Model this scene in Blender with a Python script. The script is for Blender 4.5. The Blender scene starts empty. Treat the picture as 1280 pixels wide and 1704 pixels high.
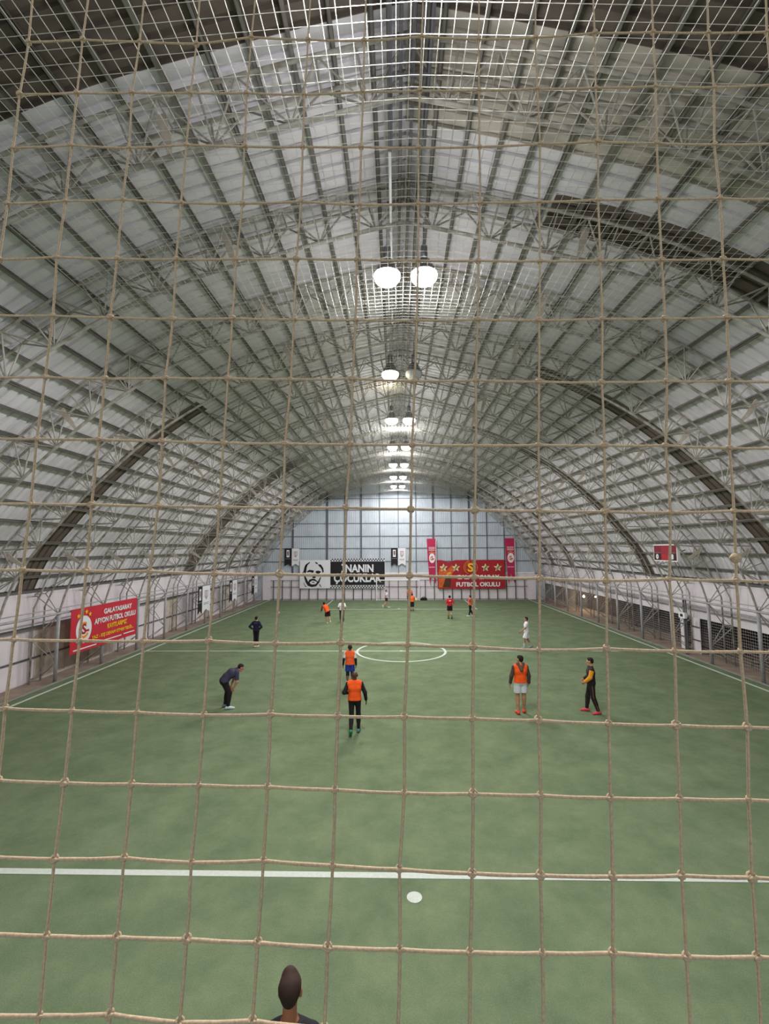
import bpy, bmesh, math, random
import numpy as np
from mathutils import Matrix, Vector

random.seed(7); rng = np.random.RandomState(7)
SC = bpy.context.scene
COL = SC.collection

# ------------------------------------------------------------------ camera, world, exposure
def setup_camera():
    f, pitch, yaw, roll, cx, h = 769.58, .0792, .0236, -.0053, -.244, 5.2
    cy, sy, cp, sp = math.cos(yaw), math.sin(yaw), math.cos(pitch), math.sin(pitch)
    fw = np.array([-sy*cp, cy*cp, sp]); r = np.array([cy, sy, 0]); u = np.cross(r, fw)
    c, s = math.cos(roll), math.sin(roll)
    r, u = c*r+s*u, -s*r+c*u
    cam = bpy.data.cameras.new('camera'); o = bpy.data.objects.new('camera', cam); COL.objects.link(o)
    cam.sensor_fit = 'HORIZONTAL'; cam.sensor_width = 36; cam.lens = 36*f/1280
    cam.clip_start = .05; cam.clip_end = 300
    M = Matrix([[r[0], u[0], -fw[0], cx], [r[1], u[1], -fw[1], 0], [r[2], u[2], -fw[2], h], [0, 0, 0, 1]])
    o.matrix_world = M
    SC.camera = o
setup_camera()
w = bpy.data.worlds.new('night'); SC.world = w; w.use_nodes = True
w.node_tree.nodes['Background'].inputs[0].default_value = (.012, .013, .018, 1)
w.node_tree.nodes['Background'].inputs[1].default_value = 1
SC.view_settings.view_transform = 'Standard'; SC.view_settings.look = 'None'
SC.view_settings.gamma = 1; SC.view_settings.use_curve_mapping = False
SC.view_settings.exposure = 0.0
LAMP_W = 980       # each high-bay lamp, thrown below its rim
SPILL_W = 120      # glow of its bulb and bowl to all sides
LAMP_COL = (1, .985, .97)

# ------------------------------------------------------------------ materials
def lin(c):
    return tuple(((x/255)/12.92 if x/255 <= .04045 else ((x/255+.055)/1.055)**2.4) for x in c)
def mat(name, c, rough=.7, var=0, scale=4, metal=0, bump=0, stain=None, spec=.4, stretch=None):
    m = bpy.data.materials.new(name); m.use_nodes = True
    nt = m.node_tree; b = nt.nodes['Principled BSDF']; L = nt.links.new
    col = lin(c)
    b.inputs['Base Color'].default_value = (*col, 1); b.inputs['Roughness'].default_value = rough
    b.inputs['Metallic'].default_value = metal; b.inputs['Specular IOR Level'].default_value = spec
    if var or stain or bump:
        tc = nt.nodes.new('ShaderNodeTexCoord'); mp = nt.nodes.new('ShaderNodeMapping')
        L(tc.outputs['Object'], mp.inputs[0])
        if stretch: mp.inputs['Scale'].default_value = stretch
        n = nt.nodes.new('ShaderNodeTexNoise'); n.inputs['Scale'].default_value = scale; n.inputs['Detail'].default_value = 5
        L(mp.outputs[0], n.inputs['Vector'])
        rp = nt.nodes.new('ShaderNodeValToRGB')
        lo = stain and lin(stain) or tuple(x*(1-var) for x in col)
        rp.color_ramp.elements[0].color = (*lo, 1); rp.color_ramp.elements[0].position = .32
        rp.color_ramp.elements[1].color = (*[min(1, x*(1+var*.6)) for x in col], 1); rp.color_ramp.elements[1].position = .68
        L(n.outputs['Fac'], rp.inputs[0]); L(rp.outputs[0], b.inputs['Base Color'])
        if bump:
            bp = nt.nodes.new('ShaderNodeBump'); bp.inputs['Strength'].default_value = bump
            L(n.outputs['Fac'], bp.inputs['Height']); L(bp.outputs[0], b.inputs['Normal'])
    return m
def emit(name, c, s):
    m = bpy.data.materials.new(name); m.use_nodes = True; b = m.node_tree.nodes['Principled BSDF']
    b.inputs['Base Color'].default_value = (.8, .8, .8, 1)
    b.inputs['Emission Color'].default_value = (*lin(c), 1); b.inputs['Emission Strength'].default_value = s
    return m
def twine_material():
    m = bpy.data.materials.new('ceiling_twine'); m.use_nodes = True; nt = m.node_tree; L = nt.links.new
    nt.nodes.remove(nt.nodes['Principled BSDF']); out = nt.nodes['Material Output']
    d = nt.nodes.new('ShaderNodeBsdfDiffuse'); t = nt.nodes.new('ShaderNodeBsdfTranslucent'); x = nt.nodes.new('ShaderNodeMixShader')
    for s in (d, t): s.inputs[0].default_value = (*lin((240, 238, 232)), 1)
    L(d.outputs[0], x.inputs[1]); L(t.outputs[0], x.inputs[2]); L(x.outputs[0], out.inputs[0]); return m
def turf_material():
    m = bpy.data.materials.new('turf'); m.use_nodes = True; nt = m.node_tree; b = nt.nodes['Principled BSDF']; L = nt.links.new
    tc = nt.nodes.new('ShaderNodeTexCoord')
    a = nt.nodes.new('ShaderNodeTexNoise'); a.inputs['Scale'].default_value = 1.1; a.inputs['Detail'].default_value = 9; a.inputs['Roughness'].default_value = .72
    f = nt.nodes.new('ShaderNodeTexNoise'); f.inputs['Scale'].default_value = 55; f.inputs['Detail'].default_value = 3
    mx = nt.nodes.new('ShaderNodeMath'); mx.operation = 'MULTIPLY_ADD'; mx.inputs[1].default_value = .45
    L(tc.outputs['Object'], a.inputs['Vector']); L(tc.outputs['Object'], f.inputs['Vector'])
    L(f.outputs['Fac'], mx.inputs[0]); L(a.outputs['Fac'], mx.inputs[2])
    rp = nt.nodes.new('ShaderNodeValToRGB'); L(mx.outputs[0], rp.inputs[0])
    e = rp.color_ramp.elements; e[0].position = .5; e[0].color = (*lin((92, 109, 82)), 1); e[1].position = .95; e[1].color = (*lin((127, 140, 108)), 1)
    L(rp.outputs[0], b.inputs['Base Color']); b.inputs['Roughness'].default_value = .95; b.inputs['Specular IOR Level'].default_value = .12
    bp = nt.nodes.new('ShaderNodeBump'); bp.inputs['Strength'].default_value = .35; bp.inputs['Distance'].default_value = .02
    L(f.outputs['Fac'], bp.inputs['Height']); L(bp.outputs[0], b.inputs['Normal'])
    return m
M = dict(
 turf=turf_material(),
 line=mat('line_paint', (206, 212, 203), .9, .08, 20),
 ground=mat('concrete_ground', (150, 134, 120), .95, .25, 1.5, bump=.2),
 kerb=mat('kerb', (150, 150, 146), .9, .2, 3),
 sheet=mat('roof_sheet', (228, 224, 231), .5, .08, .9, stretch=(1, 6, 1)),
 skylight=mat('skylight_sheet', (104, 92, 86), .35, .25, 1.2, stretch=(1, 4, 1)),
 stained=mat('stained_sheet', (190, 182, 172), .6, .25, 1.4, stretch=(1, 3, 1)),
 purlin=mat('purlin_steel', (120, 116, 110), .6, .15, 3),
 steel=mat('truss_steel', (176, 173, 166), .5, .22, 5, stain=(134, 126, 116)),
 post=mat('post_steel', (168, 166, 170), .5, .15, 4),
 gusset=mat('gusset_plate', (200, 188, 175), .6, .15, 6),
 white=mat('white_panel', (228, 220, 226), .6, .05, 2),
 tan=mat('tan_board', (202, 190, 178), .8, .2, 2.5),
 cladding=mat('wall_cladding', (190, 198, 208), .5, .1, .8),
 girt=mat('dark_girt', (92, 92, 100), .6, .1, 3),
 fence=mat('dark_fence', (62, 54, 62), .6),
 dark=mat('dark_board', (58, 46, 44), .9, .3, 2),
 rope=mat('net_rope', (192, 168, 138), .85, .2, 260, bump=.5),
 cnet=twine_material(),
 wnet=mat('white_twine', (215, 212, 210), .7),
 lamp_body=mat('lamp_body', (120, 122, 126), .4, metal=.6),
 lamp_on=emit('lamp_glow', (255, 252, 250), 14), lamp_warm=emit('lamp_warm', (255, 240, 196), 6),
 lamp_off=mat('lamp_off', (190, 195, 205), .15),
 bulb=emit('bulb_glow', (255, 214, 170), 30),
 white_paint=mat('white_paint', (238, 238, 238), .5),
 black=mat('black_cloth', (32, 30, 36), .85), cloth_white=mat('white_cloth', (226, 226, 230), .85),
 red=mat('banner_red', (196, 36, 56), .6, .06, 2), crimson=mat('pennant_crimson', (178, 30, 78), .6, .06, 2),
 deepred=mat('deep_red', (166, 28, 38), .6, .15, 1.5), orange_print=mat('orange_print', (206, 96, 40), .6, .3, 3), brown_print=mat('brown_print', (74, 44, 26), .7),
 yellow=mat('yellow_print', (246, 190, 40), .6), gold=mat('gold_print', (226, 160, 50), .6), green_print=mat('green_print', (90, 140, 60), .6), crest_red=mat('crest_red', (170, 30, 40), .6), orange_letter=mat('orange_letter', (232, 140, 40), .6), grey_print=mat('grey_print', (120, 118, 124), .7),
 board_red=mat('scoreboard_red', (150, 16, 36), .4, .15, 4), board_black=mat('scoreboard_black', (28, 22, 28), .3), maroon=mat('maroon', (112, 14, 34), .4), digit=mat('digit_white', (238, 235, 240), .5),
 wood=mat('bench_wood', (104, 82, 70), .8, .3, 6),
 bag=mat('bag_black', (20, 20, 22), .8), cream=mat('bag_cream', (226, 210, 176), .8), ball=mat('ball_white', (236, 236, 228), .5),
)
# ------------------------------------------------------------------ mesh helpers
def link(o, parent=None):
    COL.objects.link(o)
    if parent is not None: o.parent = parent
    return o
def tag(o, label=None, cat=None, group=None, kind=None):
    for k, v in (('label', label), ('category', cat), ('group', group), ('kind', kind)):
        if v: o[k] = v
    return o
def empty(name, loc=(0, 0, 0), rot=(0, 0, 0), label=None, cat=None, group=None):
    o = bpy.data.objects.new(name, None); o.location = loc; o.rotation_euler = rot; o.empty_display_size = .2
    link(o); return tag(o, label, cat, group)
def mesh(name, v, f, m, smooth=False):
    me = bpy.data.meshes.new(name); me.from_pydata([tuple(map(float, p)) for p in v], [], [tuple(map(int, q)) for q in f])
    me.materials.append(m)
    if smooth: me.polygons.foreach_set('use_smooth', [True]*len(me.polygons))
    me.update(); return me
def obj(name, me, parent=None, loc=None, mtx=None, kind=None, label=None):
    o = bpy.data.objects.new(name, me)
    if mtx is not None: o.matrix_basis = mtx
    elif loc is not None: o.location = loc
    link(o, parent)
    return tag(o, label, None, None, kind)
class MB:
    """collects shapes into one mesh"""
    def __init__(s): s.v = []; s.f = []
    def add(s, v, f):
        n = len(s.v); s.v += [tuple(p) for p in v]; s.f += [tuple(i+n for i in q) for q in f]; return s
    def box(s, a, b):
        x0, y0, z0 = a; x1, y1, z1 = b
        return s.add([(x0, y0, z0), (x1, y0, z0), (x1, y1, z0), (x0, y1, z0), (x0, y0, z1), (x1, y0, z1), (x1, y1, z1), (x0, y1, z1)],
                     [(3, 2, 1, 0), (4, 5, 6, 7), (0, 1, 5, 4), (1, 2, 6, 5), (2, 3, 7, 6), (3, 0, 4, 7)])
    def tube(s, P, r, n=6, caps=True):
        P = np.array(P, float); m = len(P); T = np.gradient(P, axis=0); T /= np.linalg.norm(T, axis=1)[:, None]+1e-12
        up = np.array([0, 0, 1.]) if abs(T[:, 2]).max() < .93 else (np.array([1., 0, 0]) if abs(T[:, 0]).max() < .93 else np.array([0, 1., 0]))
        rr = np.broadcast_to(r, (m,)); v = []
        for p, t, q in zip(P, T, rr):
            a = np.cross(t, up); a /= np.linalg.norm(a)+1e-12; b = np.cross(a, t)
            for k in range(n):
                g = 2*math.pi*k/n; v.append(p+q*(math.cos(g)*a+math.sin(g)*b))
        f = [(i*n+k, (i+1)*n+k, (i+1)*n+(k+1) % n, i*n+(k+1) % n) for i in range(m-1) for k in range(n)]
        if caps: f += [tuple(range(n)), tuple(range((m-1)*n, m*n))[::-1]]
        return s.add(v, f)
    def prism(s, pts, z0, z1):
        n = len(pts)
        v = [(x, y, z0) for x, y in pts]+[(x, y, z1) for x, y in pts]
        return s.add(v, [tuple(range(n))[::-1], tuple(range(n, 2*n))]+[(i, (i+1) % n, n+(i+1) % n, n+i) for i in range(n)])
    def lathe(s, prof, n=20, z=True):
        v = [(r*math.cos(2*math.pi*k/n), r*math.sin(2*math.pi*k/n), h) for r, h in prof for k in range(n)]
        return s.add(v, [(i*n+k, i*n+(k+1) % n, (i+1)*n+(k+1) % n, (i+1)*n+k) for i in range(len(prof)-1) for k in range(n)])
    def me(s, name, m, smooth=False): return mesh(name, s.v, s.f, m, smooth)
    def build(s, name, m, parent=None, loc=None, smooth=False, kind=None, label=None, mtx=None):
        return obj(name, s.me(name, m, smooth), parent, loc, mtx, kind, label)
def stick_mtx(a, b, r):
    a, b = Vector(a), Vector(b); d = b-a; q = d.to_track_quat('Z', 'Y')
    return Matrix.LocRotScale(a, q, Vector((r, r, d.length)))
_unit = {}
def stick(name, a, b, r, m, parent=None, n=6):
    key = (m.name, n)
    if key not in _unit:
        _unit[key] = MB().tube([(0, 0, 0), (0, 0, 1)], 1, n).me('rod', m, n > 6)
    return obj(name, _unit[key], parent, mtx=stick_mtx(a, b, r))
def beam_me(name, a, b, m): return MB().box(a, b).me(name, m)
# ------------------------------------------------------------------ hall profile (half section, x >= 0)
YT = [1.16+2.9*i for i in range(16)]+[47.2]          # truss planes along the hall
Y_END, Y_NEAR = 47.85, -1.6
IN_PTS = [(0, 12.52), (1.5, 12.17), (3, 11.79), (4.35, 11.42), (5.6, 10.95), (6.85, 10.34), (8.0, 9.64), (9.1, 8.83), (10.1, 7.93), (11.2, 6.85), (12.16, 5.72), (12.95, 4.75), (13.5, 3.7), (13.82, 2.65)]
def catmull(P, n=8):
    P = np.array(P, float); P = np.vstack([2*P[0]-P[1], P, 2*P[-1]-P[-2]]); o = []
    for i in range(1, len(P)-2):
        a, b, c, d = P[i-1:i+3]
        for k in range(n):
            t = k/n; o.append(.5*(2*b+(c-a)*t+(2*a-5*b+4*c-d)*t*t+(3*b-a-3*c+d)*t**3))
    o.append(P[-2]); return np.array(o)
CH = catmull(IN_PTS)
_T = np.gradient(CH, axis=0); _T /= np.linalg.norm(_T, axis=1)[:, None]; NRM = np.stack([-_T[:, 1], _T[:, 0]], 1)
NRM = np.where(NRM[:, 1:2] < 0, -NRM, NRM)
def off(d):
    o = CH+d*NRM; s0 = o[0, 0]/ _T[0, 0]
    o[0] = o[0]-_T[0]*s0; return o                      # meets the ridge plane x = 0
def arclen(o): return np.r_[0, np.cumsum(np.linalg.norm(np.diff(o, axis=0), axis=1))]
def at(o, s):
    S = arclen(o); return np.array([np.interp(s, S, o[:, 0]), np.interp(s, S, o[:, 1])])
ROOF = off(.87); INC = CH; OUTC = off(.75)

# ------------------------------------------------------------------ floor, turf, lines
floor = MB().box((-15, Y_NEAR, -.25), (16.5, Y_END, -.04)).build('floor', M['ground'], kind='structure')
turf = MB().box((-13.62, Y_NEAR, -.06), (13.62, 47.7, 0)).build('turf', M['turf'], floor)
for sx in (-1, 1):
    MB().box((min(sx*13.62, sx*13.72), Y_NEAR, -.06), (max(sx*13.62, sx*13.72), 47.7, .03)).build('kerb', M['kerb'], floor)
HL, GY = 24.05, 47.55
def strip(name, a, b): return MB().box((a[0], a[1], .001), (b[0], b[1], .006)).build(name, M['line'], turf)
strip('halfway_line', (-13.17, HL-.05), (13.17, HL+.05))
strip('goal_area_line', (-13.0, 7.75), (13.0, 7.88))
strip('goal_area_line', (-6.67, 40.25), (6.67, 40.35))
for sx in (-1, 1):
    strip('goal_area_side', (sx*6.67-.06, 40.25), (sx*6.67+.06, GY))
    strip('touchline', (sx*13.17-.055, Y_NEAR), (sx*13.17+.055, GY))
strip('goal_line', (-13.17, GY-.05), (13.17, GY+.05))
def ring(name, cx, cy, r0, r1, n=72):
    m = MB(); v = []; f = []
    for k in range(n):
        a = 2*math.pi*k/n
        for r, z in ((r0, .001), (r0, .007), (r1, .007), (r1, .001)): v.append((cx+r*math.cos(a), cy+r*math.sin(a), z))
    for k in range(n):
        j = (k+1) % n
        for q in range(3): f.append((k*4+q, k*4+q+1, j*4+q+1, j*4+q))
    return m.add(v, f).build(name, M['line'], turf)
ring('centre_circle', 0, HL, 2.18, 2.3)
def disc(name, x, y, r): return MB().prism([(r*math.cos(2*math.pi*k/28), r*math.sin(2*math.pi*k/28)) for k in range(28)], .001, .007).build(name, M['line'], turf, loc=(x, y, 0))
disc('penalty_spot', 0, 7.355, .115); disc('penalty_spot', 0, 40.74, .115); disc('centre_spot', 0, HL, .1)

# ------------------------------------------------------------------ roof: corrugated sheets and purlins under the ceiling
rs = ROOF[ROOF[:, 1] > 3.66]; RS = np.array([at(ROOF, s) for s in np.linspace(0, arclen(rs)[-1], 34)])
_t = np.gradient(RS, axis=0); _t /= np.linalg.norm(_t, axis=1)[:, None]; RN = np.stack([-_t[:, 1], _t[:, 0]], 1)
SW = .97
def sheet_mesh(sx, m, i0=0, i1=34):
    prof = []
    for k in range(3):
        y = k*SW/3
        prof += [(y, 0), (y+.215, 0), (y+.235, .05), (y+.295, .05), (y+.31, 0)]
    prof.append((SW, 0))
    v = []; n = len(prof)
    for p, nr in zip(RS[i0:i1], RN[i0:i1]):
        for y, h in prof: v.append((sx*(p[0]+nr[0]*h), y, p[1]+nr[1]*h))
    f = []
    for i in range(i1-i0-1):
        for k in range(n-1):
            q = (i*n+k, i*n+k+1, (i+1)*n+k+1, (i+1)*n+k); f.append(q if sx > 0 else q[::-1])
    return mesh('roof_sheet', v, f, m)
SHEETS = {(sx, k): sheet_mesh(sx, M[k]) for sx in (-1, 1) for k in ('sheet', 'skylight', 'stained')}
ceiling = MB().box((-.25, Y_NEAR, ROOF[0, 1]+.06), (.25, Y_END, ROOF[0, 1]+.1)).build('ceiling', M['sheet'], kind='structure')   # ridge cap
SPLIT = {(1, 3): 6, (1, 11): 10, (-1, 11): 15, (1, 21): 8, (-1, 25): 12, (-1, 26): 12}      # these dark sheets start below the ridge
n0 = int(math.floor((Y_NEAR-6.35)/SW)); n1 = int(math.ceil((Y_END-6.35)/SW))
SKY = {1: (-1, -2, 3, 11, 21, 33, 38), -1: (-1, -2, 11, 25, 26, 33, 38)}
for n in range(n0, n1):
    for sx in (-1, 1):
        k = 'skylight' if n in SKY[sx] else ('stained' if (sx > 0 and n in (0, 1)) else 'sheet')
        if (sx, n) in SPLIT:
            q = SPLIT[sx, n]
            obj('roof_sheet', sheet_mesh(sx, M['sheet'], 0, q+1), ceiling, loc=(0, 6.35+n*SW, 0))
            obj('skylight_sheet', sheet_mesh(sx, M['skylight'], q, 34), ceiling, loc=(0, 6.35+n*SW, 0), label='dark translucent sheet'); continue
        obj('skylight_sheet' if k == 'skylight' else 'roof_sheet', SHEETS[sx, k], ceiling, loc=(0, 6.35+n*SW, 0), label='dark translucent sheet' if k == 'skylight' else None)
PS = [.58, 1.21, 1.86, 2.47, 3.1, 3.87, 4.62, 5.33, 6.09, 6.83, 7.6, 8.35, 9.1, 9.92, 10.65, 11.37, 12.1, 12.85, 13.6, 14.35, 15.1, 16.0, 16.72, 17.5]
PUR = off(.81); _u = {}
def purlin(x, z, ang, w=.035, d=.05, m='purlin'):
    key = (w, d, m)
    if key not in _u:
        # a lipped channel running along the hall
        b = MB().box((-w, 0, -d), (-w+.012, Y_END-Y_NEAR, d)).box((-w, 0, d-.012), (w, Y_END-Y_NEAR, d)).box((-w, 0, -d), (w, Y_END-Y_NEAR, -d+.012)).box((w-.012, 0, -d), (w, Y_END-Y_NEAR, -d+.03))
        _u[key] = b.me('purlin', M[m])
    return obj('purlin', _u[key], ceiling, mtx=Matrix.Translation((x, Y_NEAR, z)) @ Matrix.Rotation(ang, 4, 'Y'))
for s in PS:
    p = at(PUR, s); p2 = at(PUR, s+.05); a = math.atan2(p2[1]-p[1], p2[0]-p[0])
    for sx in (-1, 1): purlin(sx*p[0], p[1], -sx*a)
for x in (-.3, -.1, .1, .3): purlin(x, 13.08, 0, .03, .07)
for sx in (-1, 1): MB().box((sx*14.6-.06, Y_NEAR, 3.64), (sx*14.6+.06, Y_END, 3.76)).build('eave_beam', M['girt'], ceiling)

# ------------------------------------------------------------------ side walls
def side_wall(name, sx):
    x0 = sx*14.86
    z0 = 0 if sx < 0 else 1.66
    core = MB().box((min(x0, x0+sx*.08), Y_NEAR, z0-.04 if sx < 0 else z0), (max(x0, x0+sx*.08), Y_END, 4.2)).build(name, M['white'], kind='structure')
    ys = [Y_NEAR]+[18.66-2.9*k for k in range(6, 0, -1)]+[18.66+1.75*k for k in range(17)]
    ys = [y for y in ys if y < Y_END-.3]+[Y_END]
    for a, b in zip(ys[:-1], ys[1:]):
        tan = sx < 0 and (18.5 < a < 23.8 or 29 < a < 30.9 or 34.3 < a < 36.0 or 39.5 < a < 41.4)
        zs = ((0, 2.14, 'tan' if tan else 'white'), (2.16, 3.68, 'white')) if sx < 0 else ((z0, 3.68, 'white'),)
        for za, zb, k in zs:
            MB().box((min(x0, x0-sx*.035), a+.006, za), (max(x0, x0-sx*.035), b-.006, zb)).build('wall_panel', M[k], core)
    for z in (.92, 2.15) if sx < 0 else (2.2,):
        MB().box((min(x0-sx*.035, x0-sx*.09), Y_NEAR, z-.03), (max(x0-sx*.035, x0-sx*.09), Y_END, z+.03)).build('wall_rail', M['girt' if sx < 0 else 'post'], core)
    return core
wall_left = side_wall('wall_left', -1)
wall_right = side_wall('wall_right', 1)
# the low opening on the right leads to a dim strip behind the wall
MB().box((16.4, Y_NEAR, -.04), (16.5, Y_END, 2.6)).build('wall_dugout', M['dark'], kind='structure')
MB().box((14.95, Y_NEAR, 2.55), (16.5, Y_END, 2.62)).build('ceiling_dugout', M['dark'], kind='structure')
# ------------------------------------------------------------------ end walls
wall_back = MB().box((-14.9, Y_END, -.04), (14.9, Y_END+.1, 13.6)).build('wall_back', M['cladding'], kind='structure')
def clad_sheet():
    pr = []
    for k in range(5):
        x = k*.2; pr += [(x, 0), (x+.12, 0), (x+.14, .035), (x+.18, .035)]
    pr.append((1.0, 0)); return pr
pr = clad_sheet()
_roofz = lambda x: float(np.interp(abs(x), ROOF[:, 0], ROOF[:, 1]))
for i in range(-15, 15):
    v = []; top = max(2.75, min(_roofz(i), _roofz(i+1))-.02)
    for x, h in pr:
        v += [(i+x, Y_END-.06+h, 2.66), (i+x, Y_END-.06+h, top)]
    f = [(2*k, 2*k+2, 2*k+3, 2*k+1) for k in range(len(pr)-1)]
    if abs(i+.5) < 14.6: mesh_o = obj('cladding_sheet', mesh('cladding_sheet', v, f, M['cladding']), wall_back)
for i in range(-14, 14):
    MB().box((i+.005, Y_END-.08, 0), (i+.995, Y_END-.03, 2.64)).build('wall_panel', M['white'], wall_back)
for z in (3.9, 5.25, 6.5, 7.83, 9.2, 10.4):
    xm = float(np.interp(-z, -ROOF[:, 1], ROOF[:, 0]))-.2
    MB().box((-xm, Y_END-.13, z-.03), (xm, Y_END-.07, z+.03)).build('girt', M['girt'], wall_back)
for x in (-10.88, -7.32, -5.5, -3.79, -1.87, .05, 1.85, 3.63, 5.47, 7.31, 9.1, 10.86):
    wd = .08 if x in (-10.88, -7.32, -3.79, 7.31, 3.63) else .03
    MB().box((x-wd, Y_END-.16, 2.66), (x+wd, Y_END-.07, _roofz(x)-.1)).build('wall_post', M['girt'], wall_back)
MB().box((-14.4, Y_END-.14, 2.62), (14.4, Y_END-.06, 2.74)).build('wall_cap', M['white_paint'], wall_back)
wall_front = MB().box((-14.9, Y_NEAR-.1, -.04), (14.9, Y_NEAR, 13.6)).build('wall_front', M['cladding'], kind='structure')
# ------------------------------------------------------------------ arched lattice trusses
HW = .29
def truss_members():
    """curved chords as polylines and straight webs, in the truss's own plane y = 0"""
    inn, out = INC, OUTC; S = arclen(inn); NI = NRM
    def P(o, s): 
        return np.array([np.interp(s, S, o[:, 0]), np.interp(s, S, o[:, 1])])
    webs, ties = [], []
    ins = [.66+1.29*i for i in range(13)]; outs = [0]+[(a+b)/2 for a, b in zip(ins[:-1], ins[1:])]
    innodes = [P(inn, s) for s in ins]+[np.array([13.82, 2.65]), np.array([13.84, .75])]
    outnodes = [P(out, s) for s in outs]+[np.array([14.63, 3.45]), np.array([14.66, 1.65]), np.array([14.66, .12])]
    outnodes[0] = OUTC[0]
    return innodes, outnodes
INN, OUTN = truss_members()
out_line = [p for p in OUTC if p[1] > 3.2]+[np.array([14.63, 2.9]), np.array([14.66, 2.0]), np.array([14.66, 0])]
def chord_me(sx, kind):
    if kind == 'inner': P = [(sx*x, 0, z) for x, z in INC[::3]]+[(sx*13.82, 0, 2.65)]; r = .042; m = 'steel'
    elif kind == 'post': P = [(sx*13.82, 0, 2.65), (sx*13.84, 0, 1.3), (sx*13.85, 0, -.04)]; r = .068; m = 'post'
    else: P = [(sx*x, HW*(1 if kind == 'far' else -1), z) for x, z in out_line[::3]]; P.append((sx*14.66, P[-1][1], -.04)); r = .035; m = 'steel'
    return MB().tube(P, r, 8).me({'inner': 'inner_chord', 'post': 'post'}.get(kind, 'outer_chord'), M[m], True)
CHORDS = [(n, chord_me(sx, k)) for sx in (-1, 1) for n, k in (('inner_chord', 'inner'), ('post', 'post'), ('outer_chord', 'near'), ('outer_chord', 'far'))]
WEBS = []; TIES = []
for sx in (-1, 1):
    E3 = lambda p, y: (sx*p[0], y, p[1])
    for i, p in enumerate(INN):
        for j in (i, i+1):
            if j < len(OUTN)-(0 if i > 12 else 2) or i >= 12:
                for y in (-HW, HW): WEBS.append((E3(p, 0), E3(OUTN[min(j, len(OUTN)-1)], y)))
        if i < 13:
            q = p+.75*np.array([np.interp(p[0], CH[:, 0], NRM[:, 0]), np.interp(p[0], CH[:, 0], NRM[:, 1])])
            for y in (-HW, HW): WEBS.append((E3(p, 0), E3(q, y)))
    for q in OUTN[(1 if sx > 0 else 0):]: TIES.append((E3(q, -HW), E3(q, HW)))
GUS = []
def gusset(p, n, w=.09, L=.62, t=.012):
    """pale splice plate set across the truss depth at p (x, z), long axis n"""
    n = np.array(n)/np.linalg.norm(n); c = np.array([-n[1], n[0]])
    m = MB(); pts = [p-c*w, p+c*w, p+c*w*.8+n*L*.75, p+c*w*.3+n*L, p-c*w*.6+n*L]
    v = [(a[0], y, a[1]) for y in (-t, t) for a in pts]; k = len(pts)
    return m.add(v, [tuple(range(k))[::-1], tuple(range(k, 2*k))]+[(i, (i+1) % k, k+(i+1) % k, k+i) for i in range(k)])
for sx in (-1, 1):
    for s in (3.95, 10.2, 15.65):
        b = at(INC, s); n = np.array([np.interp(s, arclen(INC), NRM[:, 0]), np.interp(s, arclen(INC), NRM[:, 1])]); b = b+n*.72
        GUS.append(gusset(np.array([sx*b[0], b[1]]), np.array([-sx*n[0], -n[1]]), L=.7).me('gusset_plate', M['gusset']))
ORD = ['first', 'second', 'third', 'fourth', 'fifth', 'sixth', 'seventh', 'eighth', 'ninth', 'tenth', 'eleventh', 'twelfth', 'thirteenth', 'fourteenth', 'fifteenth', 'sixteenth', 'seventeenth']
SHOWN = 2                                              # the first truss whose arch is inside the picture
for k, y in enumerate(YT):
    if k < SHOWN-1: continue                           # wholly outside the frame
    if k == len(YT)-1: lb = 'arched lattice roof truss of grey steel tubes standing against the end wall'
    else: lb = 'arched lattice roof truss of grey steel tubes, the %s arch counted from the camera' % ORD[k-SHOWN]
    if k == SHOWN-1: lb = 'arched lattice roof truss of grey steel tubes almost straight above the camera'
    t = empty('roof_truss', (0, y, 0), label=lb, cat='truss', group='arched roof trusses')
    for n, me in CHORDS: obj(n, me, t)
    for a, b in WEBS: stick('web', a, b, .019, M['steel'], t)
    for a, b in TIES: stick('tie', a, b, .018, M['steel'], t)
    for g in GUS: obj('gusset_plate', g, t, loc=(0, -.05, 0))
# twin pipes that run from post to post
for sx, side in ((-1, 'left'), (1, 'right')):
    t = empty('guard_rail', (sx*13.76, 0, 0), label='long twin pipe rail fixed along the %s row of posts' % side, cat='rail', group='twin pipe rails')
    for z, r in ((2.7, .05), (2.9, .022)):
        MB().tube([(0, Y_NEAR, z), (0, 20, z-.02), (0, 47.3, z)], r, 8).build('pipe', M['post'], t, smooth=True)
# conduit frame hung along the ridge
t = empty('cable_frame', (0, 0, 0), label='dark steel cable frame hanging along the roof ridge above the first arch', cat='cable frame')
for x in (-.27, .33):
    for z in (12.5, 12.75): stick('rail', (x, 3.0, z), (x, 7.9, z), .03, M['girt'], t)
for y in (3.0, 4.2, 5.4, 6.6, 7.9):
    stick('cross_bar', (-.27, y, 12.5), (.33, y, 12.5), .025, M['girt'], t)
    for x in (-.27, .33): stick('hanger', (x, y, 12.5), (x, y, 13.0), .02, M['girt'], t)
for x in (-.1, .07, .22): stick('conduit', (x, 3.0, 12.54), (x, 7.9, 12.54), .022, M['girt'], t)
t = empty('conduit_pipe', (0, 0, 0), label='pale pipe running lengthwise under the ridge beyond the dark frame', cat='pipe')
MB().tube([(-.3, 8.0, 12.5), (-.3, 14.5, 12.5)], .03, 8).build('pipe', M['white_paint'], t, smooth=True)
for y in (9.86, 12.76): MB().box((-.33, y-.02, 12.46), (-.27, y+.02, 12.85)).build('bracket', M['girt'], t)

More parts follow.
